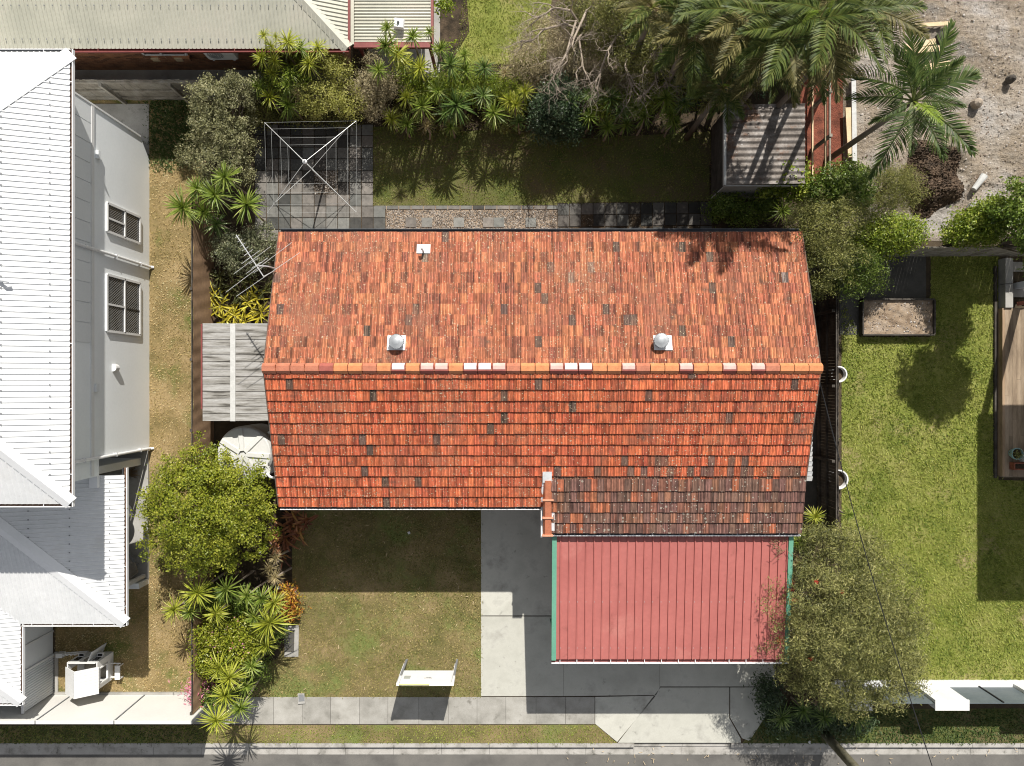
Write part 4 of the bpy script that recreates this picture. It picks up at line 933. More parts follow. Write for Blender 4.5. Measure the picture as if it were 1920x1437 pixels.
ac = thing('air_conditioner', 'white outdoor air conditioner unit fixed to the brick wall under the eave', 'air conditioner', (-9.55, 11.1, 1.55))
MB().box(-10.30,-9.30,11.0,11.27,1.62,2.32).build('cabinet', M['white_paint'], ac); MB().box(-10.25,-9.36,10.98,10.998,1.63,1.67).build('foot', M['white_paint'], ac)
g = MB()
for rr in (.25,.2,.15,.1,.05): g.tube([(-9.95+rr*math.cos(k*.3927),10.985,1.97+rr*math.sin(k*.3927)) for k in range(17)], .008, 4, False)
g.build('fan_grille', M['slate_paint'], ac); MB().box(-9.55,-9.38,10.99,10.998,2.12,2.18).build('badge', M['slate_paint'], ac)
for x in (-10.15,-9.45): MB().box(x-.03,x+.03,10.98,11.29,1.55,1.615).build('bracket', M['white_paint'], ac)
# terrace with its own sheet roof
tr = thing('terrace_roof', 'low cream corrugated patio roof with maroon trim beside the hip roof', 'patio roof', (-4, 12, 0))
ty0 = 11.22; tz0 = 2.45
m = MB(); corrugated(m, [(-5.18,ty0,tz0),(-2.68,ty0,tz0),(-2.68,17,tz0+.02),(-5.18,17,tz0+.02)], (1,0), .105, .02, 'sin'); rs = m.build('roof_sheet', M['cream_roof'], tr)
MB().box(-5.42,-5.19,ty0-.1,17,tz0+.0,tz0+.05).build('flashing', M['cream_roof'], tr)
MB().box(-5.2,-2.66,ty0-.16,ty0-.01,tz0-.06,tz0+.0).build('gutter', M['maroon'], tr); MB().box(-2.66,-2.58,ty0-.16,17,tz0-.1,tz0+.04).build('barge_board', M['maroon'], tr)
MB().box(-5.2,-2.66,ty0-.20,ty0-.161,tz0-.08,tz0+.035).build('fascia', M['maroon'], tr)
for x in (-5.1,-2.75): MB().box(x-.05,x+.05,ty0,ty0+.1,0,tz0-.07).build('post', M['maroon'], tr)
MB().box(-5.2,-2.6,ty0+.0,17,0,.05).build('floor_slab', M['concrete'], tr); MB().box(-4.9,-2.62,10.75,10.93,0,.75).build('low_wall', M['concrete'], tr)
sl = thing('flue_cap', 'small square white flue cap standing on the patio roof', 'roof vent', (*XY(747,43,2.7),2.6)); qx, qy = XY(747,43,2.7)
MB().add([(qx-.16,qy-.14,2.6),(qx+.17,qy-.18,2.6),(qx+.19,qy+.14,2.6),(qx-.14,qy+.18,2.6),(qx-.14,qy-.12,2.72),(qx+.15,qy-.16,2.72),(qx+.17,qy+.12,2.72),(qx-.12,qy+.16,2.72)],[(3,2,1,0),(4,5,6,7),(0,1,5,4),(1,2,6,5),(2,3,7,6),(3,0,4,7)]).build('cover', M['white_metal'], sl)
MB().lathe([(.04,.10),(.04,.16),(.02,.2)], (qx,qy,2.62), 12).build('cap', M['slate_paint'], sl)

# ================================================================== FENCES
def paling_fence(name, label, A, B, h, mats, post_gap=2.4, rails=(.35,1.0,1.55), side=1, pw=.10, seed=1, group=None, gap=.0):
    """A,B ground ends; rails and posts stand on the side given by the normal"""
    A, B = Vector((*A,0)), Vector((*B,0)); d = (B-A).normalized(); nrm = Vector((-d.y,d.x,0))*side; L = (B-A).length; g = random.Random(seed)
    f = thing(name, label, 'fence', (A+B)/2, group); pl = MB(); k = 0.0
    while k < L:
        hh = h + g.uniform(-.03,.03); w2 = pw*.47; P = A + d*(k+pw/2); o = nrm*g.uniform(-.008,.008); t = nrm*.009
        pl.add([P-d*w2-t+o,P+d*w2-t+o,P+d*w2+t+o,P-d*w2+t+o]+[q+Vector((0,0,hh)) for q in (P-d*w2-t+o,P+d*w2-t+o,P+d*w2+t+o,P-d*w2+t+o)], [(3,2,1,0),(4,5,6,7),(0,1,5,4),(1,2,6,5),(2,3,7,6),(3,0,4,7)])
        k += pw + gap
    tag(pl.build('palings', mats[0], f), kind='stuff')
    for z in rails: MB().beam(A+nrm*.045+Vector((0,0,z)), B+nrm*.045+Vector((0,0,z)), .05, .085).build('rail', mats[1], f)
    k = .4
    while k < L:
        P = A + d*k + nrm*.13; MB().beam(P, P+Vector((0,0,h-.08)), .11, .09, d).build('post', mats[1], f); k += post_gap
    return f
# boundary at the back
paling_fence('timber_fence', 'weathered grey paling fence with rails behind the narrow side lawn', XY(-150,188), XY(470,188), 1.8, (M['timber_grey'], M['timber_grey']), 2.35, (.3,.95,1.7), -1, .1, 2)
paling_fence('timber_fence', 'old paling fence mostly hidden behind the dracaena border', XY(470.5,186), XY(1500,140), 1.25, (M['timber_grey'], M['timber_dark']), 2.4, (.3,1.0), -1, .1, 3)
# right side boundary
paling_fence('timber_fence', 'dark shaded paling fence beside the house right gable', (11.02,-5.6), (11.02,4.6), 1.8, (M['timber_dark'], M['timber_dark']), 2.55, (.35,.95,1.72), 1, .11, 4)
paling_fence('timber_fence', 'grey plank fence behind the right lawn and dark paving', XY(1590,481), XY(2150,480), 1.8, (M['timber_grey'], M['timber_dark']), 2.4, (.4,1.5), 1, .12, 5)
# open frame where the palings are gone
of = thing('fence_frame', 'bare timber fence rails and posts over red soil beside the shed', 'fence', (10.8, 9, 0))
for x, z, y0, y1 in ((10.72,.35,6.4,11.4),(10.74,1.42,6.4,11.4),(10.80,1.62,6.6,11.0)): MB().beam((x,y0,z),(x,y1,z),.05,.08).build('rail', M['timber_pale'] if z != 1.62 else M['timber_grey'], of)
for y in (6.9,8.4,9.9,11.2): MB().box(10.76,10.86,y-.05,y+.05,0,1.7).build('post', M['timber_grey'], of)
# brown cloth-covered fence on the left boundary
bf = thing('cloth_fence', 'brown fence covered with sagging shade cloth along the left boundary', 'fence', (-10.78, 0, 0))
g = np.random.default_rng(2); ny = 300; ysv = np.linspace(-11.2, 6.5, ny); zs = np.linspace(0,1.8,10); V = []
for y in ysv:
    for z in zs:
        seg = (y+11.2) % 2.4; b = .010*math.sin(y*6.1+1.5*math.sin(z*2))*math.sin(math.pi*seg/2.4) + .006*math.sin(y*13+z*3.1)
        V.append((-10.78+b*(.6+.4*z/1.8), y, z - (.06*math.sin(math.pi*seg/2.4) if z > 1.5 else 0)))
k = np.arange(ny*10).reshape(ny,10); F = np.stack([k[:-1,:-1],k[1:,:-1],k[1:,1:],k[:-1,1:]],-1).reshape(-1,4)
put('shade_cloth', np.array(V), F, M['brown_cloth'], bf, smooth=True)
for i in range(8): MB().box(-10.90,-10.82,-11.2+2.4*i-.05,-11.2+2.4*i+.05,0,1.75).build('post', M['timber_dark'], bf)
for z in (.1,1.68): MB().beam((-10.845,-11.2,z),(-10.845,6.5,z),.035,.07).build('rail', M['timber_dark'], bf)
# white rendered front fence bottom left
ff = thing('white_fence', 'tall smooth off-white panel fence at the lower left street front', 'fence', (-14.5,-11.25,0))
px0 = -22.0
for i, (a, b) in enumerate(((-22.0,-18.9),(-18.88,-15.86),(-15.84,-13.24),(-13.22,-10.66))):
    MB().box(a+.02, b-.02, -11.32, -11.24, .10, 2.12).build('panel', M['offwhite_fence'], ff); MB().box(b-.02, b+.02, -11.34, -11.226, .05, 2.175).build('joint_post', M['slate_paint'], ff)
ftg = MB(); ftg.box(-22,-10.66,-11.40,-11.16,0,.10); ftg.build('plinth', M['concrete'], ff)
MB().box(-22,-10.66,-11.345,-11.225,2.13,2.17).build('capping', M['offwhite_fence'], ff)
# white pier and slat fence bottom right
sfn = thing('slat_fence', 'white rendered fence with wide piers and blue-grey slats at the lower right', 'fence', (16,-10.85,0))
yb = XY(0,1280)[1]; HT = 1.55
MB().box(11.6, 24, yb-.22, yb+.10, 0, .16).build('plinth', M['white_paint'], sfn)
piers = [(11.55,12.25),(14.43,15.55),(18.02,19.1),(22.2,23.3)]
for a, b in piers:
    p = MB().box(a, b, yb-.30, yb+.02, 0, HT).build('pier', M['white_paint'], sfn); MB().box(a-.02,b+.02,yb-.32,yb+.04,HT,HT+.04).build('cap', M['white_paint'], p)
for (a, b), (c, d_) in zip(piers, piers[1:]):
    for k in range(13): MB().box(b+.005, c-.005, yb-.12, yb-.09, .20+.102*k, .20+.102*k+.086).build('slat', M['slat_grey'], sfn)
    mx = (b+c)/2; MB().box(mx-.02,mx+.02,yb-.088,yb-.05,.16,HT-.03).build('post', M['black'], sfn)

# ================================================================== SMALL THINGS
# timber plank roof on the left of the house
lt = thing('plank_roof', 'weathered white timber plank roof of the lean-to left of the house', 'lean-to', (*XY(438,700,2.3),0))
hz = 2.30; X0, Y1 = XY(380,609,hz); X1, Y0 = XY(505,790,hz); xm = XY(437,0,hz)[0]; X1 = -7.62
rp = random.Random(31); n = 13; st = (Y1-Y0)/n
for i in range(n):
    for a, b in ((X0,xm-.005),(xm+.005,X1)):
        y = Y0+st*i; z = hz + rp.uniform(-.006,.006)
        MB().box(a, b, y+.008, y+st-.008, z-.02, z+.004).build('plank', M['plank_worn'], lt)
MB().box(xm-.085, xm+.085, Y0+.0, Y1, hz+.008, hz+.03).build('batten', M['timber_white'], lt)
MB().box(X0, X1, Y0, Y1, hz-.06, hz-.022).build('lining_board', M['timber_dark'], lt)
MB().box(X0-.055, X0-.004, Y0+.4, Y1+.02, hz-.10, hz+.02).build('fascia', M['maroon'], lt)
MB().box(X0, X1, Y1+.003, Y1+.035, hz-.10, hz+.0).build('fascia', M['timber_white'], lt)
for x, y in ((X0+.1,Y0+.1),(X0+.1,Y1-.15),(X1-.15,Y0+.1),(X1-.15,Y1-.15)): MB().box(x-.045,x+.045,y-.045,y+.045,0,hz-.06).build('post', M['timber_dark'], lt)
# poly water tank
tx, ty = XY(456,852,1.75)
tk = thing('water_tank', 'pale round plastic water tank behind the round clipped tree', 'water tank', (tx,ty,0))
MB().lathe([(.93,0),(.95,.1),(.95,1.55),(.90,1.68),(.86,1.70)], (tx,ty,0), 48).build('body', M['poly_tank'], tk)
for k in range(7):
    a = R(98+k*51.4); c, s = math.cos(a), math.sin(a); m = MB(); pr = [(-.10,0),(-.06,.075),(.06,.075),(.10,0)]
    m.add([(tx+c*.12-s*u,ty+s*.12+c*u,1.70+q+.06) for u,q in pr]+[(tx+c*.88-s*u*1.2,ty+s*.88+c*u*1.2,1.66+q) for u,q in pr], [(0,1,5,4),(1,2,6,5),(2,3,7,6),(4,5,6,7)]); m.build('lid_rib', M['poly_tank'], tk)
MB().lathe([(.86,1.695),(.10,1.77)], (tx,ty,0), 48, False, True).build('lid', M['poly_tank'], tk)
hx, hy = XY(493,884,1.8); o = MB().lathe([(.22,1.60),(.22,1.73),(.17,1.73),(.17,1.70)], (hx,hy,0), 28).build('inlet_strainer', M['poly_tank'], tk)
MB().tube([(hx+.1,hy-.08,1.74),(hx+.26,hy-.2,1.80),(hx+.5,hy-.22,1.95),(hx+.7,hy-.2,2.6)], .045, 10).build('inlet_pipe', M['white_metal'], tk)
MB().tube([(tx+.78,ty+.72,1.5),(tx+.95,ty+.78,1.75),(tx+1.2,ty+.78,1.9)], .04, 10).build('overflow_pipe', M['white_metal'], tk)
# television antenna on the gable verge
ah = 5.05
an = thing('tv_antenna', 'thin silver television antenna on a bracket off the left gable end', 'antenna', (*XY(514,504,4.25),4.2))
A0 = W(443,441,ah); A1 = W(494.5,519,ah); d = (A1-A0).normalized(); sdv = Vector((-d.y,d.x,0))
MB().beam(A0, A1, .026, .026).build('boom', M['wire'], an)
hd = W(481.5,498,ah-.06); bs = W(514,504.5,4.22)
MB().tube([bs+Vector((.05,0,.02)), bs+Vector((-.02,0,.45)), hd], .022, 8).build('mast', M['wire'], an)
MB().tube([bs+Vector((.02,-.05,.0)), W(494,519,ah-.05)], .014, 6).build('stay', M['wire'], an)
def el(p, q): MB().beam(W(*p,ah+.02), W(*q,ah+.02), .011, .011).build('element', M['wire'], an)
for p, q in (((424,548),(547,455)),((443,556),(562,474)),((439,513.5),(508,462)),((453,495),(487,470)),((462,513),(502,484)),((458,480),(474,468))): el(p, q)
for k in range(9):
    P = A0 + d*(.05+.145*k); l = .07+.014*k; MB().beam(P-sdv*l, P+sdv*l, .011, .011).build('element', M['wire'], an)
# rotary clothesline
rh = thing('clothesline', 'silver rotary clothesline standing on the paved rear court', 'clothesline', (*XY(571,303,2.6),0))
hx, hy = XY(571,303,2.62); ch = 1.98
cor = [W(496,230,ch), W(668,227,ch), W(668,398,ch), W(501,400,ch)]
MB().tube([(hx,hy,0),(hx,hy,1.2)], .035, 10).build('post', M['galv'], rh); MB().tube([(hx,hy,1.2),(hx,hy,2.66)], .026, 10).build('inner_post', M['galv'], rh)
MB().lathe([(.05,2.52),(.075,2.56),(.075,2.62),(.03,2.66)], (hx,hy,0), 14).build('head', M['white_metal'], rh)
for c in cor:
    c0 = Vector((hx,hy,2.58)); MB().tube([c0, c], .011, 6).build('arm', M['wire'], rh)
    MB().tube([Vector((hx,hy,1.75)), c0.lerp(c,.80)], .009, 5).build('strut', M['wire'], rh)
for f in (1.0,.83,.60,.42):
    q = [Vector((hx,hy,2.58)).lerp(c, f) for c in cor]; m = MB()
    for i in range(4): m.beam(q[i], q[(i+1)%4], .0038, .0038)
    m.build('line', M['wire'], rh)
# garden shed
sx0, sy1 = XY(1360,196,2.15); sx1, sy0 = XY(1508,346,2.15)
sh = thing('garden_shed', 'small shed with a rusty dark corrugated roof at the back right', 'shed', ((sx0+sx1)/2,(sy0+sy1)/2,0))
m = MB(); corrugated(m, [(sx0,sy0,2.1),(sx1,sy0,2.22),(sx1,sy1,2.22),(sx0,sy1,2.1)], (-1,0), .205, .022, 'sin'); rs = m.build('roof_sheet', M['shed_roof'], sh)
MB().box(sx0+.10,sx1-.05,sy0+.09,sy1-.05,0,2.04).build('wall', M['timber_dark'], sh); MB().box(sx0+.10,sx1-.05,sy0+.05,sy0+.088,0,2.04).build('wall', M['timber_white'], sh)
MB().box(sx0-.05,sx0+.03,sy0-.02,sy1,2.02,2.16).build('barge_board', M['timber_white'], sh); MB().box(sx0+.03,sx1,sy0-.04,sy0-.0,1.95,2.07).build('fascia', M['timber_white'], sh)
# real estate board seen from behind and above
bd = thing('sale_board', 'white rectangular sign board on two posts facing the street, seen from behind', 'sign', (-2.88,-10.02,0))
by = -10.03
MB().box(-3.80,-1.98,by-.03,by,.95,2.16).build('board', M['white_paint'], bd)
MB().box(-3.82,-2.75,by-.012,by+.004,2.162,2.172).build('edge_strip', M['yellow'], bd); MB().box(-2.75,-1.96,by-.035,by+.004,2.162,2.18).build('edge_strip', M['white_paint'], bd)
for x in (-3.80,-1.98):
    MB().box(x-.035,x+.035,by+.003,by+.055,0,1.75).build('post', M['slate_paint'], bd); MB().box(x-.05,x-.034,by+.003,by+.06,.45,2.1).build('angle', M['white_metal'], bd); MB().box(x-.045,x+.045,by-.03,by+.06,1.55,2.20).build('corner_bracket', M['white_paint'], bd)
MB().box(-3.68,-3.46,by+.0005,by+.003,1.42,1.68).build('sticker', M['grey_paint'], bd)
pm = MB(); r6 = random.Random(6)
for row, (xa, xb) in enumerate(((-2.98,-2.72),(-2.92,-2.76))):
    x = xa
    while x < xb:
        l = r6.uniform(.012,.03); pm.box(x, x+l, by+.0005, by+.003, 1.60-.07*row, 1.64-.07*row); x += l+.012
tag(pm.build('printed_mark', M['black'], bd), kind='stuff')
# white cubby house
cbh = thing('cubby_house', 'small white gabled timber cubby house beside the off-white front fence', 'playhouse', (-14.95,-10.25,0))
cw0, cw1, cy0, cy1 = -15.45, -14.43, -10.68, -9.71
def wallx(x, openings):
    m = MB(); o = openings[0]; m.box(x-.02,x+.02,cy0,o[0],0,1.05); m.box(x-.02,x+.02,o[1],cy1,0,1.05); m.box(x-.02,x+.02,o[0],o[1],0,o[2]); m.box(x-.02,x+.02,o[0],o[1],o[3],1.05); return m.build('wall', M['white_paint'], cbh)
we = wallx(cw1, [(-10.5,-9.98,.42,.95)]); wallx(cw0, [(-10.5,-10.0,.42,.95)])
MB().box(cw0+.03,cw1-.03,cy0,cy0+.04,0,1.1).build('wall', M['white_paint'], cbh)
m = MB(); m.box(cw0+.03,-15.08,cy1-.03,cy1,0,1.1); m.box(-14.78,cw1-.03,cy1-.03,cy1,0,1.1); m.box(-15.08,-14.78,cy1-.03,cy1,1.0,1.1); m.build('front_wall', M['white_paint'], cbh)
MB().box(cw0+.03,cw1-.03,cy0+.05,cy1-.04,.02,.06).build('floor', M['timber_grey'], cbh)
f = MB(); f.beam((cw1+.03,-10.53,.42),(cw1+.03,-9.95,.42),.04,.05,(1,0,0)); f.beam((cw1+.03,-10.53,.95),(cw1+.03,-9.95,.95),.04,.05,(1,0,0)); f.beam((cw1+.03,-10.51,.42),(cw1+.03,-10.51,.95),.04,.05,(1,0,0)); f.beam((cw1+.03,-9.97,.42),(cw1+.03,-9.97,.95),.04,.05,(1,0,0)); f.build('window_frame', M['white_paint'], we)
rx0, rx1, ry0, ry1, rr_, re_ = -15.52, -14.36, -10.80, -9.86, 1.50, 1.06; rxm = -14.96
for a, b, za, zb in ((rx0,rxm-.004,re_,rr_),(rxm+.004,rx1,rr_,re_)):
    n = 9
    for k in range(n):
        ya = ry0+(ry1-ry0)*k/n+.003; yb_ = ry0+(ry1-ry0)*(k+1)/n-.003
        MB().add([(a,ya,za),(b,ya,zb),(b,yb_,zb),(a,yb_,za),(a,ya,za-.025),(b,ya,zb-.025),(b,yb_,zb-.025),(a,yb_,za-.025)],[(0,1,2,3),(7,6,5,4),(0,4,5,1),(1,5,6,2),(2,6,7,3),(3,7,4,0)]).build('roof_board', M['white_paint'], cbh)
MB().add([(-14.80,cy1+.0,.02),(-14.66,cy1+.33,.02),(-14.66,cy1+.33,.98),(-14.80,cy1,.98),(-14.78,cy1-.0,.02),(-14.64,cy1+.33,.02),(-14.64,cy1+.33,.98),(-14.78,cy1,.98)],[(0,1,2,3),(7,6,5,4),(0,4,5,1),(1,5,6,2),(2,6,7,3),(3,7,4,0)]).build('door', M['grey_clad'], cbh)
for x in (-14.62,-15.28):
    b = MB(); b.box(x-.1,x+.1,cy1,cy1+.12,.40,.50); w0 = b.build('window_box', M['white_paint'], cbh); MB().box(x-.08,x+.08,cy1+.02,cy1+.10,.48,.502).build('soil', M['black'], w0)
    MB().box(x-.09,x+.09,cy1-.0,cy1+.008,.56,.86).build('pane', M['dark_glass'], cbh)
# white ladder fence and bench by the cubby
pf = thing('picket_rail', 'low white picket rail with a planter box west of the cubby house', 'fence', (-15.75,-9.75,0))
MB().beam((-16.1,-9.72,.30),(-15.3,-9.66,.30),.03,.04).build('rail', M['white_paint'], pf); MB().beam((-16.1,-9.72,.12),(-15.3,-9.66,.12),.03,.04).build('rail', M['white_paint'], pf)
for k in range(6): MB().box(-16.05+.14*k,-15.99+.14*k,-9.745+.009*k,-9.72+.009*k,0,.36).build('picket', M['white_paint'], pf)
MB().box(-16.35,-16.12,-9.86,-9.70,0,.25).build('planter_box', M['white_paint'], pf)
bn = thing('bench', 'small white bench joined by rails to the east side of the cubby', 'bench', (-14.12,-10.2,0))
MB().box(-14.22,-14.04,-10.62,-10.12,.24,.28).build('seat', M['white_paint'], bn)
for y in (-10.06,-10.55): MB().beam((-14.40,y,.20),(-14.05,y,.20),.035,.035).build('rail', M['white_paint'], bn)
for p in ((-14.2,-10.6),(-14.06,-10.6),(-14.2,-10.14),(-14.06,-10.14)): MB().box(p[0]-.018,p[0]+.018,p[1]-.018,p[1]+.018,0,.24).build('leg', M['white_paint'], bn)
# white louvred awning at the right gable
aw = thing('slat_awning', 'white slatted window awning under the right roof verge', 'awning', (9.3,-2.3,0))
for k in range(13):
    y = XY(0,898-k*9.3,2.4)[1]; MB().add([(8.55,y-.075,2.36),(9.90,y-.075,2.36),(9.90,y+.075,2.43),(8.55,y+.075,2.43),(8.55,y-.075,2.33),(9.90,y-.075,2.33),(9.90,y+.075,2.40),(8.55,y+.075,2.40)],[(0,1,2,3),(7,6,5,4),(0,4,5,1),(1,5,6,2),(2,6,7,3),(3,7,4,0)]).build('slat', M['white_paint'] if k not in (1,3) else M['grey_flash'], aw)
for y in (XY(0,902,2.4)[1], XY(0,786,2.4)[1]): MB().beam((8.65,y,2.30),(9.9,y,2.30),.04,.05).build('arm', M['white_paint'], aw)
MB().box(9.86,9.9,XY(0,902,2.4)[1],XY(0,786,2.4)[1],2.25,2.32).build('support_rail', M['white_paint'], aw)
for x,y in ((9.86,XY(0,900,2.4)[1]),(9.86,XY(0,788,2.4)[1])): MB().box(x-.03,x+.03,y-.03,y+.03,0,2.26).build('post', M['white_paint'], aw)
# service cable and power pole
pb = W(1547,1377,0)
pl = thing('power_pole', 'round weathered timber power pole at the street kerb, lower right', 'pole', (pb.x,pb.y,0))
MB().tube([(pb.x,pb.y,-.1),(pb.x,pb.y,4),(pb.x,pb.y,9.5)], [.165,.155,.13], 18).build('shaft', M['pole_wood'], pl, smooth=True)
MB().beam((pb.x-.9,pb.y,9.1),(pb.x+.9,pb.y,9.1),.1,.12).build('crossarm', M['pole_wood'], pl)
cab = MB(); a = Vector((XR+.1,.36,4.62)); b = W(1752,1450,5.6); pts = [a.lerp(b,t/14)+Vector((0,0,-.35*math.sin(math.pi*t/14))) for t in range(15)]
d = (b-a); pts += [b + d*.5 + Vector((0,0,.6))]
cab.tube(pts, .014, 5); tag(cab.build('service_cable', M['black']), 'thin black overhead cable from the gable across the right lawn', 'cable')
cl_ = thing('cable_bracket', 'small white cable anchor on the right end of the roof ridge', 'bracket', (XR+.1,.36,4.5))
MB().tube([(XR+.02,.38,4.62),(XR+.13,.36,4.62),(XR+.2,.1,4.57)], .022, 6).build('arm', M['white_metal'], cl_); MB().lathe([(.04,0),(.05,.05),(.03,.1)], (XR+.16,.22,4.53), 10).build('insulator', M['white_paint'], cl_)
# right neighbour
rb_x0, rb_y1 = XY(1611,563); rb_x1, rb_y0 = XY(1744,629)
rb = thing('raised_bed', 'rectangular timber edged garden bed of bare soil on the right lawn', 'garden bed', ((rb_x0+rb_x1)/2,(rb_y0+rb_y1)/2,0))
for a, b in (((rb_x0,rb_y0),(rb_x1,rb_y0)),((rb_x0,rb_y1),(rb_x1,rb_y1)),((rb_x0,rb_y0+.03),(rb_x0,rb_y1-.03)),((rb_x1,rb_y0+.03),(rb_x1,rb_y1-.03))):
    MB().beam((*a,.16),(*b,.16),.05,.32).build('plank', M['timber_dark'], rb)
gx = np.linspace(rb_x0+.03,rb_x1-.03,40); gy = np.linspace(rb_y0+.03,rb_y1-.03,22); X,Y = np.meshgrid(gx,gy); Z = .22+.02*np.sin(X*9+Y*5)*np.sin(Y*11)+rng.normal(size=X.shape)*.010
k = np.arange(22*40).reshape(22,40); put('soil', np.stack([X,Y,Z],-1), np.stack([k[:-1,:-1],k[:-1,1:],k[1:,1:],k[1:,:-1]],-1).reshape(-1,4), M['sand'], rb, smooth=True)
pebbles('wood_chips', [(rb_x0+.1,rb_y0+.1),(rb_x1-.1,rb_y0+.1),(rb_x1-.1,rb_y1-.1),(rb_x0+.1,rb_y1-.1)], 260, M['gravel_earth'], .035, rb, 44, .22)
for (px, py, r, lab) in ((1572,702,.29,'white ring planter against the fence level with the roof ridge'),(1571,899,.35,'larger white ring planter against the fence below the first ring')):
    x, y = XY(px,py,.35); p = thing('ring_planter', lab, 'planter', (x,y,0), 'white ring planters along the fence')
    MB().lathe([(r*.86,0),(r,.40),(r,.42),(r-.045,.42),(r-.06,.2)], (x,y,0), 36, True, False).build('pot', M['white_paint'], p); MB().lathe([(r-.07,.24),(.02,.26)], (x,y,0), 24).build('soil', M['soil'], p)
dk = thing('deck', 'low timber deck with lengthwise boards at the right edge', 'deck', (19,-.3,0))
dx0 = XY(1880,0,.35)[0]; dy1 = XY(0,578,.35)[1]; dy0 = XY(0,893,.35)[1]; rr = random.Random(12)
for i in range(28):
    x = dx0+.09+.142*i; cut = rr.uniform(dy0+.8,dy1-.8)
    for a, b in ((dy0,cut-.003),(cut+.003,dy1)):
        v = rr.uniform(.72,1.15); MB().box(x, x+.134, a, b, .31, .345).build('deck_board', M['deck'], dk, color=(v,v*.98,v*.95))
MB().box(dx0,dx0+.085,dy0,dy1,.0,.34).build('edge_board', M['deck'], dk, color=(1.1,1,.9)); MB().box(dx0,dx0+4.2,dy0-.045,dy0-.004,.0,.33).build('edge_board', M['deck'], dk, color=(.8,.8,.8))
MB().box(dx0-.12,dx0-.03,dy0-.1,XY(0,500)[1],0,.10).build('drain_channel', M['timber_dark'], dk)
wx0 = XY(1871,0)[0]; cw = thing('retaining_wall', 'narrow pale concrete wall top above the deck at right', 'wall', (17.75,2.9,0))
for a, b in ((484,532),(533,577)): MB().box(wx0,wx0+.27,XY(0,b,.4)[1],XY(0,a,.4)[1],0,.42).build('block', M['concrete'], cw)
for i,(a, b) in enumerate(((492,510),(540,558))):
    st_ = thing('stepping_slab', ('rectangular concrete slab beside the fence in the right corner','rectangular concrete slab just above the timber deck')[i], 'paver', (18.5,XY(0,(a+b)/2)[1],0)); MB().box(XY(1889,0)[0],XY(1990,0)[0],XY(0,b)[1],XY(0,a)[1],0,.07).build('slab', M['concrete'], st_)
px_, py_ = XY(1906,851,.6)
pt = thing('glazed_pot', 'round teal glazed plant pot with dry growth on the shaded deck', 'plant pot', (px_,py_,.345))
MB().lathe([(.13,.345),(.2,.55),(.21,.66),(.19,.67),(.17,.6)], (px_,py_,0), 28, True, False).build('pot', M['teal'], pt); V, F, T = leaves([(px_,py_,.66,.15,.15,.08)], 240, .05, 2, .5, 61); put('plant', V, F, M['olive_leaf'], pt, tint=T)
MB().lathe([(.16,.60),(.02,.62)], (px_,py_,0), 18).build('soil', M['soil'], pt)
rb2 = thing('rust_trough', 'rust red metal trough on the deck beside the teal pot', 'planter', (18.7,-3.0,.345))
bx, by2 = XY(1898,880,.5); MB().box(bx,bx+1.3,by2-.02,by2+.02,.35,.6).build('side_panel', M['rust'], rb2); MB().box(bx,bx+1.3,by2+.2,by2+.24,.35,.6).build('side_panel', M['rust'], rb2); MB().box(bx,bx+.04,by2+.021,by2+.199,.35,.6).build('end_panel', M['rust'], rb2); MB().box(bx+.041,bx+1.29,by2+.021,by2+.199,.36,.52).build('soil', M['soil'], rb2)
bb = MB(); bb.beam((XY(1890,573)[0],XY(0,573)[1],.5),(XY(2000,545)[0],XY(0,552)[1],.5),.14,.05); tag(bb.build('bench_plank', M['rust']), 'dark red plank lying across the top corner of the deck', 'plank')
# the neighbour's tall roof just outside the frame, whose shadow lies on the lawn
nh = thing('patio_house', 'tall neighbouring house with a wide flat eave beyond the right edge', 'house', (22,.5,0))
MB().box(18.05,28,-2.88,3.66,4.85,5.1).build('roof', M['white_roof'], nh); MB().box(20.6,28,-2.6,3.3,0,4.85).build('wall', M['grey_wall'], nh)
for y in (3.5,): MB().box(18.12,18.34,y-.11,y+.11,.0,4.85).build('post', M['grey_wall'], nh)
MB().box(18.12,18.34,-2.8,-2.58,.0,4.85).build('post', M['grey_wall'], nh)
# building site things
def beam_thing(name, label, cat, a, b, w_, h_, m, z=.16, grp=None): return tag(MB().beam((*XY(*a),z),(*XY(*b),z),w_,h_).build(name, m), label, cat, grp)
beam_thing('timber_plank', 'single thin pale timber plank lying on bare earth at the top', 'plank', (1697,56),(1776,51), .14,.05, M['timber_pale'], .28)
for i,(a,b,l) in enumerate((((1690,95),(1746,84),'uppermost of the pale boards stacked under the leaning palm crown'),((1690,103),(1760,97),'middle one of the pale boards stacked under the palm crown'),((1685,138),(1772,126),'lowest of the pale boards, partly under the palm fronds'))): beam_thing('timber_board', l, 'board', a, b, .20, .05, M['timber_pale'], .27+.012*i, 'pale boards on the building site')
beam_thing('timber_batten', 'long white painted batten lying beside the red soil', 'batten', (1592,150),(1594,308), .16,.06, M['timber_white'], .34)
beam_thing('timber_batten', 'pale unpainted batten between the white batten and open fence frame', 'batten', (1583,208),(1588,300), .2,.05, M['timber_pale'], .30)
lg = W(1797,380,.1); l2 = W(1838,333,.1); 
tag(MB().tube([(l2.x,l2.y,.32),(l2.x-.15,l2.y-.2,.33),(W(1815,360).x,W(1815,360).y,.33)], [.13,.11,.09], 10).build('log', M['timber_white']), 'short white sawn log lying on the bare building site', 'log')
cs = thing('concrete_block', 'flat pale broken concrete slab behind the right hand shrubs', 'slab', (*XY(1835,388),0)); MB().prism(PX((1808,392),(1812,384),(1865,378),(1868,390)), .1, .34).build('slab', M['concrete'], cs)
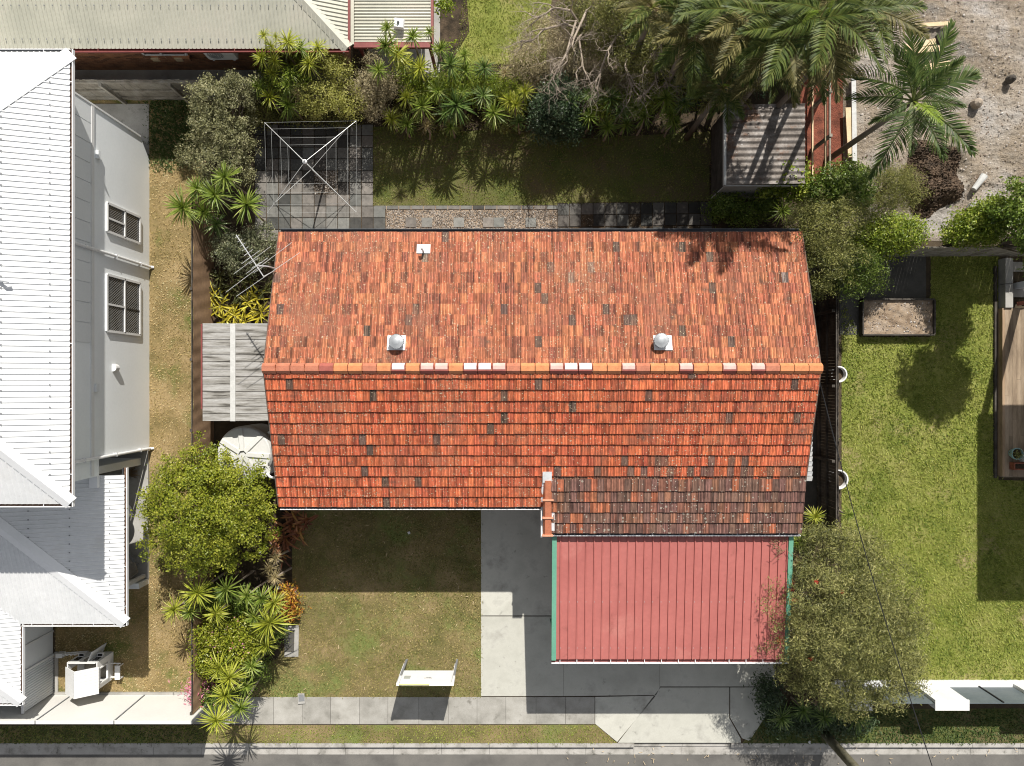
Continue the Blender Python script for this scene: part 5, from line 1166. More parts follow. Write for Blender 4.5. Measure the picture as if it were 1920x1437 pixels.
for i,(x,y,s,l) in enumerate(((1757,78,.22,'dark lump of rock between the plank and the stacked boards'),(1822,200,.2,'pale tree stump on the bare building site'),(1885,155,.16,'small dark branch lying at the right of the site'))):
    q = W(x,y); rk = MB().lathe([(s*.6,0),(s,.1),(s*.8,.3),(s*.3,.38)], (q.x,q.y,.12), 9).build('rock' if i == 0 else ('stump' if i == 1 else 'branch'), M['timber_dark'] if i != 1 else M['bark_pale']); tag(rk, l, ('rock','stump','branch')[i])
# front garden bits
ge = MB(); pts = PX((520,1101),(551,1101),(556,1106),(556,1128))
for a, b in zip(pts, pts[1:]): ge.beam((*a,.07),(*b,.07),.09,.14)
tag(ge.build('garden_edging', M['concrete']), 'bent concrete garden edging strip at the left of the front lawn', 'edging')
mt = thing('slab', 'stained concrete slab half under the dracaenas beside the front lawn', 'slab', (*XY(550,1203),0)); mt.name = 'concrete_slab'; WLOC[mt.name] = Vector((*XY(550,1203),0))
MB().prism(PX((534,1175),(561,1172),(560,1231),(534,1231)), 0, .05).build('slab', M['concrete'], mt); MB().prism(PX((534,1182),(553,1180),(552,1222),(534,1222)), .05, .056).build('cover', M['concrete_dark'], mt)
wm = thing('meter_box', 'small grey water meter lid at the lawn edge of the footpath', 'lid', (*XY(566,1308),0))
MB().prism(PX((559,1300),(571,1300),(573,1318),(560,1319)), 0, .07).build('body', M['concrete'], wm); MB().prism(PX((561,1301),(570,1301),(572,1313),(561,1314)), .07, .08).build('lid', M['slate_paint'], wm)
tag(MB().box(*sorted((XY(1515,0)[0],XY(1519,0)[0])), XY(0,1394)[1], XY(0,1389)[1], 0, .04).build('marker_peg', M['white_paint']), 'tiny white square peg on the kerb left of the power pole', 'peg')
tag(MB().prism(PX((764,998),(768,996),(770,1000),(766,1002)), .02,.05).build('paper_scrap', M['white_paint']), 'tiny white scrap of paper on the shaded front lawn', 'litter')
# fallen leaves and twigs
def debris(name, poly, n, m, seed, l=(.06,.3)):
    r_ = random.Random(seed); b = MB(); P = np.array(poly); lo, hi = P.min(0), P.max(0)
    for _ in range(n):
        x, y = r_.uniform(lo[0],hi[0]), r_.uniform(lo[1],hi[1])
        if not inside(np.array([x]), np.array([y]), poly)[0]: continue
        a = r_.uniform(0,6.28); k = r_.uniform(*l); b.beam((x,y,.05),(x+k*math.cos(a),y+k*math.sin(a),.05+r_.uniform(0,.06)), .012, .006)
    return tag(b.build(name, m), kind='stuff')
debris('fallen_twigs', PX((700,240),(1340,245),(1340,330),(700,300)), 240, M['palm_dry'], 71, (.08,.5))
debris('fallen_twigs', PX((560,960),(900,960),(900,1300),(560,1300)), 90, M['timber_pale'], 72, (.03,.12))
debris('fallen_twigs', sitepoly, 300, M['timber_dark'], 73, (.05,.35))
debris('fallen_twigs', PX((1040,1400),(1920,1402),(1920,1437),(1040,1437)), 60, M['timber_pale'], 74, (.03,.14)).location.z -= .13

# ================================================================== PLANTS
def shrub(name, label, cat, lobes, n, m, size, elong=1.8, seed=1, trunk=True, up=.35, clump=26, spread=.16, shell=.55, part='crown', group=None, bark='bark'):
    """lobes: (px, py, height of centre, rx, ry, rz) with pixels measured at that height"""
    L = [(*XY(l[0], l[1], l[2]), l[2], *l[3:]) for l in lobes]; A = np.array(L)
    cx, cy = A[:,0].mean(), A[:,1].mean()
    t = thing(name, label, cat, (cx,cy,0), group)
    V, F, T = leaves(L, n, size, elong, up, seed, clump, spread, shell); put(part, V, F, m, t, tint=T)
    if trunk:
        r_ = random.Random(seed); tk = MB(); hz = A[:,2].min()
        tk.tube([(cx,cy,0),(cx+.04,cy,hz*.5),(cx,cy+.03,hz*.8)], [.03+.02*A[:,3].mean()]*2+[.025], 7)
        for l in L:
            for q in range(3):
                e = Vector((l[0]+r_.gauss(0,.35)*l[3], l[1]+r_.gauss(0,.35)*l[4], l[2]+r_.uniform(-.1,.6)*l[5])); s = Vector((cx,cy,hz*.55)); mdl = s.lerp(e,.5)+Vector((r_.gauss(0,.06),r_.gauss(0,.06),.08)); tk.tube([s,mdl,e],[.03,.022,.008],5)
        tk.build('trunk', M[bark], t)
    return t
# clipped round tree
shrub('round_tree', 'dense round yellow-green tree between the white house and the tiled house', 'tree',
      [(390,955,2.5,1.75,1.75,1.5),(340,930,2.2,1.15,1.15,1.1),(440,930,2.2,1.15,1.2,1.1),(385,890,2.2,1.15,1.0,1.0),(375,1020,2.0,1.25,1.05,1.1),(455,1000,2.0,1.0,1.05,1.0),(325,990,1.9,.95,1.0,1.0)], 44000, M['lime_leaf'], .070, 1.5, 3, clump=64, spread=.082, shell=.74, up=.5)
# hedge and shrubs on the left of the rear yard
shrub('olive_hedge', 'tall grey-green small-leaved hedge in the rear left corner', 'hedge',
      [(395,190,1.9,.62,.8,.9),(440,200,1.9,.62,.75,.8),(400,250,1.9,.7,.8,.9),(445,270,1.8,.6,.8,.8),(398,310,1.8,.6,.75,.85),(445,320,1.7,.5,.6,.7),(455,165,1.9,.7,.45,.8)], 26000, M['hedge_leaf'], .065, 2.0, 5, clump=40, spread=.10, shell=.6)
shrub('weed_patch', 'pale leafy weed clump at the edge of the dark grass, left boundary', 'shrub', [(345,285,.35,.3,.35,.25),(352,300,.3,.3,.25,.25)], 1200, M['hedge_leaf'], .07, 1.8, 6, False)
shrub('speckled_shrub', 'rounded speckled grey shrub below the tv antenna', 'shrub', [(455,475,1.0,.95,.75,.7),(490,455,1.0,.6,.6,.65),(425,460,.8,.55,.55,.6)], 9500, M['speck_leaf'], .055, 1.7, 7, clump=16, spread=.09, shell=.75)
# golden and straw bushes along the back border
shrub('golden_bush', 'fluffy lime-gold bush between dracaenas in the back border', 'shrub', [(610,115,2.2,.6,.45,.6),(640,135,2.1,.55,.5,.6),(600,185,1.9,.7,.55,.6),(650,190,1.9,.65,.6,.6),(585,200,1.6,.5,.4,.5)], 12000, M['gold_leaf'], .06, 2.6, 8, clump=18, spread=.11)
shrub('straw_bush', 'dry straw coloured bush right of the golden bush', 'shrub', [(690,165,1.9,.65,.6,.6),(700,200,1.6,.55,.5,.5),(700,115,2.0,.4,.35,.45),(735,160,1.7,.5,.5,.5)], 9000, M['straw_leaf'], .06, 3.0, 9, clump=18, spread=.12)
shrub('ground_cover', 'brown-green low shrubs shading the base of the back border', 'shrub', [(560,215,.7,.9,.4,.4),(640,222,.6,.8,.35,.35),(490,215,.8,.6,.4,.5),(840,225,.5,.9,.4,.35),(940,228,.6,.8,.4,.4),(760,215,.7,.7,.4,.4)], 9000, M['olive_leaf'], .07, 2.4, 10, False, clump=18)
shrub('dark_shrub', 'glossy very dark green shrub in the middle of the back border', 'shrub', [(1040,205,1.7,.85,.7,.8),(1020,235,1.3,.6,.5,.6),(1065,240,1.2,.7,.5,.6),(1050,175,1.8,.6,.5,.6)], 12000, M['dark_leaf'], .085, 2.0, 11, clump=16, spread=.11)
shrub('border_fill', 'leafy green underplanting between the dracaenas of the back border', 'shrub', [(545,150,1.9,.7,.5,.5),(800,165,1.7,.9,.5,.5),(870,150,1.8,.9,.5,.5),(930,160,1.6,.7,.4,.5),(765,140,1.8,.5,.4,.5),(1130,195,1.5,.8,.6,.6),(1200,190,1.5,.9,.6,.6),(1270,175,1.6,.8,.7,.7),(900,170,1.0,.8,.6,.5),(840,160,1.0,.8,.6,.5),(960,175,1.0,.7,.6,.5),(780,160,1.0,.8,.5,.5),(520,150,1.1,.8,.6,.6),(550,95,1.6,.8,.5,.7)], 26000, M['bright_leaf'], .085, 3.0, 12, False, clump=18)
shrub('sprawling_bush', 'dry olive bush under the bare tree at the top', 'shrub', [(985,120,1.4,.7,.8,.5),(1030,150,1.4,.9,.6,.5),(1060,90,1.8,.9,.8,.5),(1100,110,1.9,.9,.7,.5),(1010,60,.9,.6,.7,.5),(1120,165,1.2,1.0,.6,.6),(1180,160,1.3,.9,.5,.6),(960,160,.8,.6,.5,.4)], 26000, M['straw_leaf'], .075, 3.0, 13, False, clump=18)
shrub('olive_bush', 'olive green bush behind the bare tree, upper middle', 'shrub', [(1130,60,2.4,.9,.9,.8),(1190,90,3.0,.9,.8,.8),(1170,20,3.4,1.0,.8,.8),(1235,115,2.9,.8,.6,.7),(1075,20,2.2,.6,.6,.6)], 26000, M['olive_leaf'], .08, 2.8, 14, True, clump=30, spread=.14)
shrub('dark_thicket', 'very dark green leafy tree mass beneath the tall palms', 'tree', [(1290,105,2.6,1.0,.8,.9),(1350,130,3.2,1.1,.8,1.0),(1425,110,2.6,1.1,.7,.9),(1400,40,3.6,1.2,.9,1.0),(1490,75,2.8,1.0,.9,.9),(1310,30,4.2,1.0,.9,.9),(1250,85,2.4,.8,.8,.8),(1380,150,2.6,.9,.5,.8)], 34000, M['dark_leaf'], .12, 2.6, 15, True, clump=26)
# around the shed and along the right boundary
shrub('shed_shrub', 'yellow-green leafy shrub against the shed lower corner', 'shrub', [(1470,330,1.6,.6,.55,.6),(1445,345,1.4,.5,.45,.5),(1495,350,1.5,.5,.55,.6)], 5200, M['bright_leaf'], .11, 1.8, 16, clump=14)
shrub('shade_shrub', 'dark shrub with yellow tips beside the shed left corner', 'shrub', [(1365,385,.8,.6,.5,.5),(1400,400,.7,.7,.4,.5),(1345,395,.6,.4,.35,.4),(1440,385,.8,.5,.5,.5)], 5600, M['mid_leaf'], .09, 2.2, 17, clump=14)
shrub('bright_tree', 'bright green broad-leaved shrub below the leaning palm trunk', 'shrub', [(1565,345,2.2,.7,.6,.7),(1595,365,2.3,.7,.6,.7),(1545,375,1.9,.6,.6,.7),(1600,330,2.0,.5,.4,.5)], 11000, M['mid_leaf'], .09, 1.7, 18, clump=14)
shrub('feathery_shrub', 'feathery grey-olive shrub at the edge of the bare building site', 'shrub', [(1655,350,1.9,.9,.7,.7),(1695,360,1.8,.7,.7,.7),(1640,390,2.0,.8,.6,.7),(1680,330,1.6,.7,.4,.5)], 14000, M['olive_leaf'], .075, 4.5, 19, clump=16, spread=.13)
shrub('lime_shrub', 'yellow-green shrub above the dark paving on the right', 'shrub', [(1665,435,2.2,.9,.6,.7),(1630,455,2.1,.7,.5,.6),(1700,440,2.0,.6,.6,.6),(1660,465,1.9,.7,.4,.5)], 9500, M['bright_leaf'], .085, 1.8, 20, clump=14, spread=.12)
shrub('olive_tree', 'tall brownish olive tree overhanging the upper right roof corner', 'tree', [(1540,430,3.6,.9,1.0,1.0),(1560,490,3.4,.8,.9,.9),(1525,500,3.2,.65,.9,.9),(1580,410,3.4,.8,.7,.8),(1510,415,3.0,.5,.7,.7)], 20000, M['olive_leaf'], .08, 3.2, 21, clump=46, spread=.12)
shrub('weeping_shrub', 'fresh green drooping shrub above the ring of dark paving', 'shrub', [(1610,500,2.4,.7,.6,.7),(1590,530,2.1,.6,.5,.6),(1635,525,1.9,.5,.5,.5)], 6500, M['mid_leaf'], .09, 4.0, 22, clump=14, spread=.14)
shrub('corner_shrub', 'glossy bright shrub in front of the plank fence at right', 'shrub', [(1830,420,2.0,.75,.6,.7),(1800,435,1.8,.55,.45,.5),(1865,405,2.2,.7,.6,.7),(1845,440,1.8,.7,.4,.5)], 15000, M['bright_leaf'], .085, 1.9, 23, clump=14)
shrub('corner_tree', 'leafy tree at the right edge that shades the lawn below it', 'tree', [(1930,395,3.2,.9,.9,.8),(1955,425,4.6,.75,.6,.7),(2000,400,4.9,.75,.8,.8),(1990,465,4.6,.8,.6,.6),(1945,475,4.3,.45,.5,.5),(2030,440,4.6,.55,.7,.6)], 26000, M['mid_leaf'], .105, 1.6, 24, clump=70, spread=.15)
shrub('bottlebrush_tree', 'large grey-green bottlebrush tree with red flowers beside the carport', 'tree',
      [(1585,1080,3.4,1.4,1.2,1.0),(1530,1130,3.5,1.3,1.3,1.1),(1640,1110,3.3,1.25,1.2,1.0),(1510,1200,3.5,1.15,1.1,1.0),(1580,1190,3.9,1.4,1.3,1.1),(1650,1200,3.5,1.3,1.2,1.0),(1560,1265,3.3,1.3,.9,.9),(1640,1280,3.4,1.2,.9,.9),(1500,1255,3.0,.9,.75,.8),(1545,1020,2.6,.8,.7,.8),(1610,1025,2.8,.9,.7,.8),(1690,1150,2.9,.8,.9,.7),(1690,1250,2.9,.8,.9,.8),(1600,1315,3.0,.9,.5,.6)],
      84000, M['brush_leaf'], .095, 4.0, 25, clump=60, spread=.11, shell=.5)
fl = MB(); r9 = random.Random(19)
bt = [o for o in bpy.data.objects if o.name == 'bottlebrush_tree'][0]
for px, py, h in ((1484,1105,3.3),(1490,1125,3.4),(1462,1199,3.2),(1579,1112,4.2),(1486,1092,3.2),(1530,1090,4.4),(1460,1204,3.2),(1520,1235,4.0)):
    c = W(px,py,h); f = MB()
    for k in range(26):
        u = Vector((r9.gauss(0,1),r9.gauss(0,1),abs(r9.gauss(0,1)))).normalized(); f.beam(c, c+u*.09, .008, .008)
    tag(f.build('flower', M['petal_red'], bt))
shrub('low_shrub', 'small olive shrub between the carport and the right fence', 'shrub', [(1500,1010,1.0,.5,.45,.5),(1530,1000,1.2,.5,.4,.5),(1495,1070,.9,.35,.5,.5)], 4200, M['brush_leaf'], .07, 3.0, 26, clump=14)
# front left garden shrubs
shrub('garden_shrub', 'leafy yellow-green shrub with pale flowers in the lower left garden', 'shrub', [(405,1190,1.3,.75,.65,.65),(450,1215,1.3,.75,.6,.65),(395,1235,1.2,.55,.6,.6),(470,1180,1.2,.55,.55,.6),(440,1250,1.0,.6,.5,.5)], 11500, M['lime_leaf'], .085, 1.8, 27, clump=14)
shrub('garden_shrub', 'dark green shrub under the tall dracaenas by the street corner', 'shrub', [(400,1310,.8,.6,.5,.5),(450,1290,.8,.6,.5,.5),(480,1245,.7,.5,.5,.5),(385,1120,.9,.6,.5,.6),(440,1130,.9,.8,.5,.6),(505,1185,.7,.5,.5,.45)], 9500, M['mid_leaf'], .085, 2.2, 28, False, clump=14)
shrub('croton', 'orange and yellow variegated croton at the lawn edging', 'shrub', [(538,1122,.5,.32,.4,.35),(545,1145,.4,.25,.3,.25)], 1500, leaf('croton_leaf', [(.07,.02,.012),(.22,.07,.015),(.40,.24,.03),(.16,.16,.02)], .4, .25), .12, 2.6, 29, False, clump=10)
shrub('red_cordyline', 'pink-red leaved plant at the end of the off-white fence', 'shrub', [(372,1290,.8,.25,.3,.3),(366,1310,.7,.2,.2,.25)], 420, M['petal_pink'], .16, 4.0, 30, False, clump=8)
for px, py, lab in ((420,1205,'pale pink flower dots on the yellow-green garden shrub'),):
    V, F, T = leaves([(*XY(430,1205,1.6),1.7,.9,.7,.3)], 60, .06, 1.4, 1.0, 33, 3); tag(put('blossoms', V, F, M['petal_pink'], [o for o in bpy.data.objects if o.name == 'garden_shrub'][0], tint=T))
shrub('street_hedge', 'dark shaded weedy planting at the foot of the power pole', 'shrub', [(1460,1350,.5,.5,.45,.35),(1510,1350,.5,.6,.45,.35),(1570,1350,.5,.6,.45,.35),(1610,1350,.4,.5,.4,.3),(1440,1300,.8,.35,.6,.5)], 9000, M['dark_leaf'], .12, 3.2, 34, False, clump=14)
# strap-leaved clumps
def clumpers(name, label, cat, spots, m, n, L, wd, seed, part='leaves'):
    g = np.random.default_rng(seed); t = thing(name, label, cat, (*XY(spots[0][0],spots[0][1]),0)); Vs = []; Fs = []; Ts = []; c = 0
    for (px, py, h) in spots:
        x, y = XY(px,py,h); a = g.random(n)*6.28; e = .25+1.0*g.random(n); l = L*(.7+.6*g.random(n)); b = np.tile([x,y,h],(n,1)) + g.normal(size=(n,3))*[.07,.07,.02]
        V, F, q = strips(b, a, e, l, np.full(n, wd)*(.7+.6*g.random(n)), .55, g, 5, .3); Vs.append(V); Fs.append(F+c); c += len(V); Ts.append(np.repeat(np.clip(.5+g.normal(size=n)*.25,0,1), q))
    put(part, np.concatenate(Vs), np.concatenate(Fs), m, t, tint=np.concatenate(Ts)); return t
clumpers('strap_plant', 'clump of bright yellow strap leaves above the plank roof', 'plant', [(415,575,.25),(440,590,.25),(465,570,.3),(490,590,.25),(425,600,.2),(480,560,.25),(455,600,.2),(400,560,.2)], M['strap_yellow'], 20, .68, .075, 41)
clumpers('strap_plant', 'dark olive strap-leaved clump below the speckled shrub', 'plant', [(415,520,.25),(440,535,.3),(470,530,.3),(495,545,.25),(455,555,.25),(410,545,.2)], M['strap_dark'], 18, .66, .07, 42)
clumpers('bromeliad', 'reddish brown bromeliads under the front left eave', 'plant', [(545,985,.2),(560,1000,.2),(535,1010,.2),(575,975,.2),(550,965,.2)], M['strap_red'], 18, .62, .10, 43)
clumpers('bromeliad', 'golden brown bromeliads between the round tree and front lawn', 'plant', [(520,1020,.2),(530,1040,.2),(518,1000,.2)], M['strap_red'], 16, .5, .08, 44)
# dracaenas
RM = {}
for k, (mk, kw) in {'g': ('drac', {}), 'y': ('drac_yellow', {}), 'd': ('drac_deep', {}), 'p': ('drac_dry', dict(n=50, wid=.06)), 'b': ('drac', dict(n=80, wid=.075, droop=.25))}.items():
    RM[k] = []
    for s in range(3):
        me = rosette_mesh('dracaena_crown', 100+s+ord(k), **kw); me.materials.append(M[mk]); RM[k].append(me)
rD = random.Random(77)
def dracaena(px, py, rpx, h, kind, label, base=None, group='dracaenas in the garden borders'):
    x, y = XY(px, py, h); r = rpx*(CAM_H-h)/FPX*1.36
    bx, by = XY(*base) if base else (x+rD.gauss(0,.06), y+rD.gauss(0,.06))
    t = thing('dracaena', label, 'plant', (bx,by,0), group)
    st = MB(); st.tube([(bx,by,0),(bx+(x-bx)*.35+rD.gauss(0,.04),by+(y-by)*.35,h*.45),(x,y,h*.95)], [.045,.036,.028], 6); st.build('trunk', M['bark_pale'], t)
    link('crown', rD.choice(RM[kind]), None, t, (x,y,h), (rD.uniform(-.34,.34), rD.uniform(-.34,.34), rD.uniform(0,6.28)), (r*rD.uniform(.9,1.1), r*rD.uniform(.9,1.1), r*rD.uniform(.7,1.25)))
D = [
 # back left, in front of the top brick house
 (495,66,12,3.4,'y','small yellow dracaena head overlapping the cream roof, leftmost'),
 (540,79,22,3.4,'y','large yellow-green dracaena head overlapping the cream roof edge'),
 (518,69,9,3.3,'y','tiny dracaena head just left of the large one on the cream roof edge'),
 (563,90,17,3.1,'g','dracaena head below the maroon gutter, right of the largest there'),
 (597,90,17,3.2,'y','dracaena head touching the end of the maroon hip roof gutter'),
 (510,88,15,3.0,'y','dracaena head directly under the small leftmost one at the cream roof'),
 (491,108,19,2.7,'y','outermost left dracaena of the back border, against the brick wall'),
 (515,115,15,2.6,'y','dracaena tucked between the leftmost and the fuller heads by the brick wall'),
 (580,120,21,2.8,'y','full dracaena head left of the golden bush'),
 (512,138,17,2.3,'y','yellowish dracaena directly below the brick wall plants'),
 (547,140,16,2.2,'g','half-hidden dracaena left of the golden bush near the old fence line'),
 (538,160,18,2.1,'g','green dracaena right of the tall hedge, upper'),
 (485,163,18,2.1,'g','dracaena touching the top of the tall grey-green hedge'),
 (507,184,19,1.9,'y','dracaena right of the hedge, above the paved court corner'),
 (541,196,24,1.7,'g','big drooping dracaena above the clothesline left corner'),
 (556,176,16,1.9,'p','pale bleached dracaena between the drooping one and golden bush'),
 # by the patio roof
 (727,53,15,4.0,'g','dracaena leaning over the patio roof beside the square cap',),
 (724,86,21,3.5,'g','dracaena head under the maroon patio roof edge, left'),
 (746,101,22,3.1,'y','brighter dracaena just below the patio roof edge'),
 (774,69,18,3.9,'g','tall leaning dracaena at the patio roof edge, right of the square cap'),
 (805,60,11,3.8,'g','small dracaena head at the right corner of the patio roof'),
 (758,118,19,2.8,'y','dracaena in front of the low patio wall, left'),
 (710,132,20,2.5,'g','dracaena beside the straw bush'),
 (788,128,21,2.6,'y','dracaena in front of the low patio wall, right'),
 (826,93,19,2.9,'g','dracaena just right of the patio roof corner'),
 (844,123,25,2.6,'d','broad green dracaena at the left side of the small upper lawn'),
 (871,105,16,2.5,'g','slim dracaena at the upper lawn edge'),
 (873,132,18,2.2,'g','dracaena under the slim one at the upper lawn edge'),
 (908,128,19,2.3,'d','lone deep green dracaena on the upper lawn margin'),
 (947,138,15,2.0,'p','dried pale dracaena left of the bare tree twigs'),
 # border over the lawn
 (763,183,20,2.1,'y','star-shaped bright dracaena above the lawn corner, upper'),
 (791,200,25,2.0,'g','large dracaena in the second row above the lawn'),
 (821,170,22,2.2,'g','dracaena behind the large second row one'),
 (836,212,22,1.8,'d','deep green dracaena right of the large second row one'),
 (856,198,30,2.0,'d','widest dracaena of the back border with long drooping leaves'),
 (866,173,17,2.1,'g','small dracaena above the widest one'),
 (906,180,21,2.0,'d','dracaena left of the twin bright ones near the dark shrub'),
 (928,213,25,1.7,'g','big dracaena at the lawn edge left of the dark shrub'),
 (956,190,19,1.9,'y','bright dracaena next to the dark shrub, lower'),
 (735,223,19,1.5,'y','front row bright dracaena nearest the paved court'),
 (763,233,19,1.4,'g','front row dracaena second from the paved court'),
 (799,235,16,1.2,'p','dry bleached dracaena in the front row above the lawn'),
 (845,238,16,1.1,'g','low dracaena at the lawn edge under the widest one'),
 (985,173,17,2.2,'y','bright dracaena at the upper left of the dark shrub'),
 (967,197,19,1.9,'y','bright dracaena at the left side of the dark shrub'),
 (972,228,16,1.4,'d','dull dracaena at the lower left of the dark shrub'),
 # right half of the border
 (1070,185,17,2.1,'d','grey-green dracaena at the upper right of the dark shrub'),
 (1105,178,17,2.1,'d','dim dracaena under the bare tree twigs, left'),
 (1105,219,20,1.7,'g','dracaena right of the dark shrub at the lawn edge'),
 (1145,185,23,2.1,'d','wide dracaena under the bare tree twigs, middle'),
 (1139,238,19,1.4,'g','lowest dracaena of the right half, over the shaded lawn'),
 (1165,210,19,1.8,'d','dracaena in the centre of the right hand cluster'),
 (1192,203,19,1.9,'g','dracaena top right in the right hand cluster'),
 (1174,234,18,1.4,'g','dracaena in the right hand cluster beside the lowest one'),
 (1208,220,19,1.6,'g','pointed dracaena closing the right hand cluster'),
 (1248,185,25,2.2,'g','large spiky dracaena right of the bare tree twigs'),
 (1256,216,19,1.7,'g','dracaena directly below the large spiky one on the right'),
 (1264,231,18,1.4,'g','bottom dracaena of the rightmost border group'),
 (1283,193,19,2.0,'d','dark dracaena closest to the tall palms'),
 (1260,135,21,2.6,'d','dim dracaena behind the large spiky one, under the palms'),
 # left side group
 (345,390,31,2.0,'b','big dracaena leaning over the dry side lawn'),
 (404,366,29,2.3,'b','upper middle dracaena of the left boundary group'),
 (463,384,30,2.1,'b','big dracaena beside the clothesline, right of its group'),
 (423,333,28,2.4,'b','topmost dracaena of the left boundary group below the hedge'),
 (371,355,24,2.1,'b','dracaena between the side lawn and the upper middle one'),
 (405,421,22,1.5,'d','shaded low dracaena at the bottom of the left boundary group'),
 (383,398,24,1.8,'b','dracaena in the centre left of the boundary group'),
 # front left garden
 (328,1142,25,2.0,'y','outermost dracaena leaning over the side lawn, front garden'),
 (371,1112,27,2.3,'y','yellow dracaena directly under the round tree'),
 (357,1146,20,1.9,'g','dracaena behind the outermost front garden one'),
 (426,1105,27,2.3,'g','large green dracaena under the middle of the round tree'),
 (463,1118,20,2.1,'g','dracaena right of the large green one under the round tree'),
 (406,1150,21,2.1,'y','yellow dracaena above the flowering garden shrub'),
 (478,1156,21,2.0,'g','dracaena left of the biggest lawn-side one'),
 (490,1122,22,2.0,'g','dracaena between the round tree and the lawn edging, left'),
 (507,1168,34,2.1,'y','biggest lawn-side dracaena overhanging the concrete slab'),
 (515,1130,23,1.9,'y','dracaena directly left of the orange croton'),
 (497,1207,22,1.7,'y','lower lawn-side dracaena casting a star shadow on the grass'),
 (516,1083,15,1.3,'p','pale dry dracaena at the shaded lawn corner, lower'),
 (518,1044,17,1.3,'p','pale dry dracaena just below the bromeliads'),
 (506,1066,16,1.2,'p','pale dry dracaena left of the shaded lawn corner'),
 (411,1252,25,2.2,'y','dracaena below the flowering garden shrub, left'),
 (431,1270,27,2.3,'y','full dracaena below the flowering garden shrub'),
 (471,1250,18,1.8,'g','dim dracaena right of the full one near the footpath'),
 (423,1303,28,2.4,'y','tall dracaena standing over the footpath end'),
 (406,1350,29,2.6,'y','lowest dracaena, right at the street end of the off-white fence'),
 (451,1328,22,2.4,'g','dracaena right of the lowest one, above its star shadows'),
 (461,1286,18,1.8,'g','dracaena between the tall and the dim one by the footpath'),
 # right side
 (1466,396,22,1.6,'g','bright dracaena at the upper right corner of the tiled roof'),
 (1528,968,20,1.3,'y','yellow-edged dracaena between the roof and the right fence'),
 (1590,965,14,.9,'g','small dracaena on the lawn side of the right fence'),
 (1496,1015,18,1.5,'g','dracaena at the green edge of the carport'),
 (1492,1056,15,1.1,'p','pale dry dracaena beside the carport green edge'),
 (1465,1345,22,1.0,'d','dark dracaena on the shaded verge, leftmost of its row'),
 (1506,1332,20,1.1,'d','dark dracaena on the shaded verge, second of its row'),
 (1545,1345,22,1.0,'d','dark dracaena directly beside the power pole'),
 (1572,1335,18,1.1,'d','dark dracaena behind the power pole foot'),
 (1606,1345,22,1.0,'d','dark dracaena right of the power pole'),
]
lean = {(727,53):(748,135),(774,69):(785,130),(805,60):(825,110),(495,66):(505,120),(540,79):(545,140)}
for d in D: dracaena(*d, base=lean.get((d[0],d[1])))
# palms
FM = {}
for k, mk, kw in (('g','palm_leaf',{}),('o','palm_olive',{}),('k','palm_deep',{}),('l','palm_lime',dict(arch=.25,vee=.8,ll=.26)),('d','palm_dry',dict(dry=True,arch=1.0,vee=.1))):
    FM[k] = []
    for s in range(4 if k in 'gko' else 1):
        kk = dict(kw)
        if k in 'gko': kk['arch'] = (.45,.62,.8,.55)[s]; kk['ll'] = (.25,.28,.27,.23)[s]
        me = frond_mesh('frond', 300+s*7+ord(k), **kk); me.materials.append(M[mk]); FM[k].append(me)
rP = random.Random(55)
def palm(px, py, h, L, label, fronds=None, n=12, dead=0, group='palms at the back of the yard', rtr=.09, spear=True, base=None):
    x, y = XY(px, py, h); bx, by = XY(*base) if base else (x, y); t = thing('palm_tree', label, 'palm', (bx,by,0), group); zf = 0
    MB().tube([(bx,by,0),((bx+x)/2,(by+y)/2,h*.5),(x,y,h-.1)], [rtr*1.2,rtr,rtr*.85], 12).build('trunk', M['palm_bark'], t, smooth=True)
    if fronds is None:
        o = rP.uniform(0,6.28); fronds = [(math.degrees(o)+i*137.5, rP.uniform(-14,38), rP.choice('gggoo'), rP.uniform(.75,1.12)) for i in range(n)] + [(rP.uniform(0,360), -45, 'd', .8) for _ in range(dead)]
    for (a, e, k, s) in fronds:
        link('frond', rP.choice(FM[k]), None, t, (x,y,h), (rP.uniform(-.25,.25), -R(e), R(a)), L*s)
    if spear: link('frond', FM['l'][0], None, t, (x,y,h+.05), (0,-R(70),rP.uniform(0,6.28)), L*.55)
    return t
FM['g'], _fm = FM['k'], FM['g']
palm(1712,190,5.6,2.3,'solitary palm with long bare leaning trunk over the building site',
     [(62,12,'g',1.1),(98,22,'g',.95),(80,8,'g',.7),(25,14,'g',.95),(150,16,'g',.95),(172,2,'g',.8),(205,-5,'g',.55),(245,4,'g',.95),(262,18,'g',.7),(-40,8,'g',1.05),(-68,16,'g',.85),(-15,30,'g',.6),(125,35,'g',.75),(-75,42,'l',.62),(45,40,'g',.7)], base=(1549,302), group=None, spear=False)
FM['g'] = _fm
palm(1405,30,7.2,1.85,'palm with long glossy drooping fronds at the top centre right', n=16, base=(1375,105))
palm(1480,55,7.6,1.85,'palm crown above the shed roof, with pale broken fronds', n=16, dead=1, base=(1430,110))
palm(1550,30,8.0,1.85,'palm crown nearest to the building site at the top edge', n=16, dead=1, base=(1480,130))
palm(1625,15,7.4,1.75,'outermost right palm of the back group, brown frond tips', n=12, dead=4, base=(1575,100))
palm(1300,60,6.0,1.6,'palm with yellowing fronds next to the bare tree', n=14, dead=5)
palm(1355,165,4.6,1.3,'lower palm beside the shed left wall', n=14, dead=1)
palm(1445,125,5.2,1.4,'palm hanging over the shed back edge', n=10, dead=1)
palm(1535,120,5.4,1.3,'palm between the shed and the open fence frame', n=9, dead=1)
palm(1225,15,5.6,1.5,'palm at the top edge left of the dark thicket', n=12, dead=4)
palm(1350,-30,6.4,1.8,'palm whose fronds enter at the top edge, centre right', n=12, base=(1330,60))
palm(1470,-45,6.8,1.9,'tall palm mostly above the top edge of the picture', n=12, base=(1440,60))
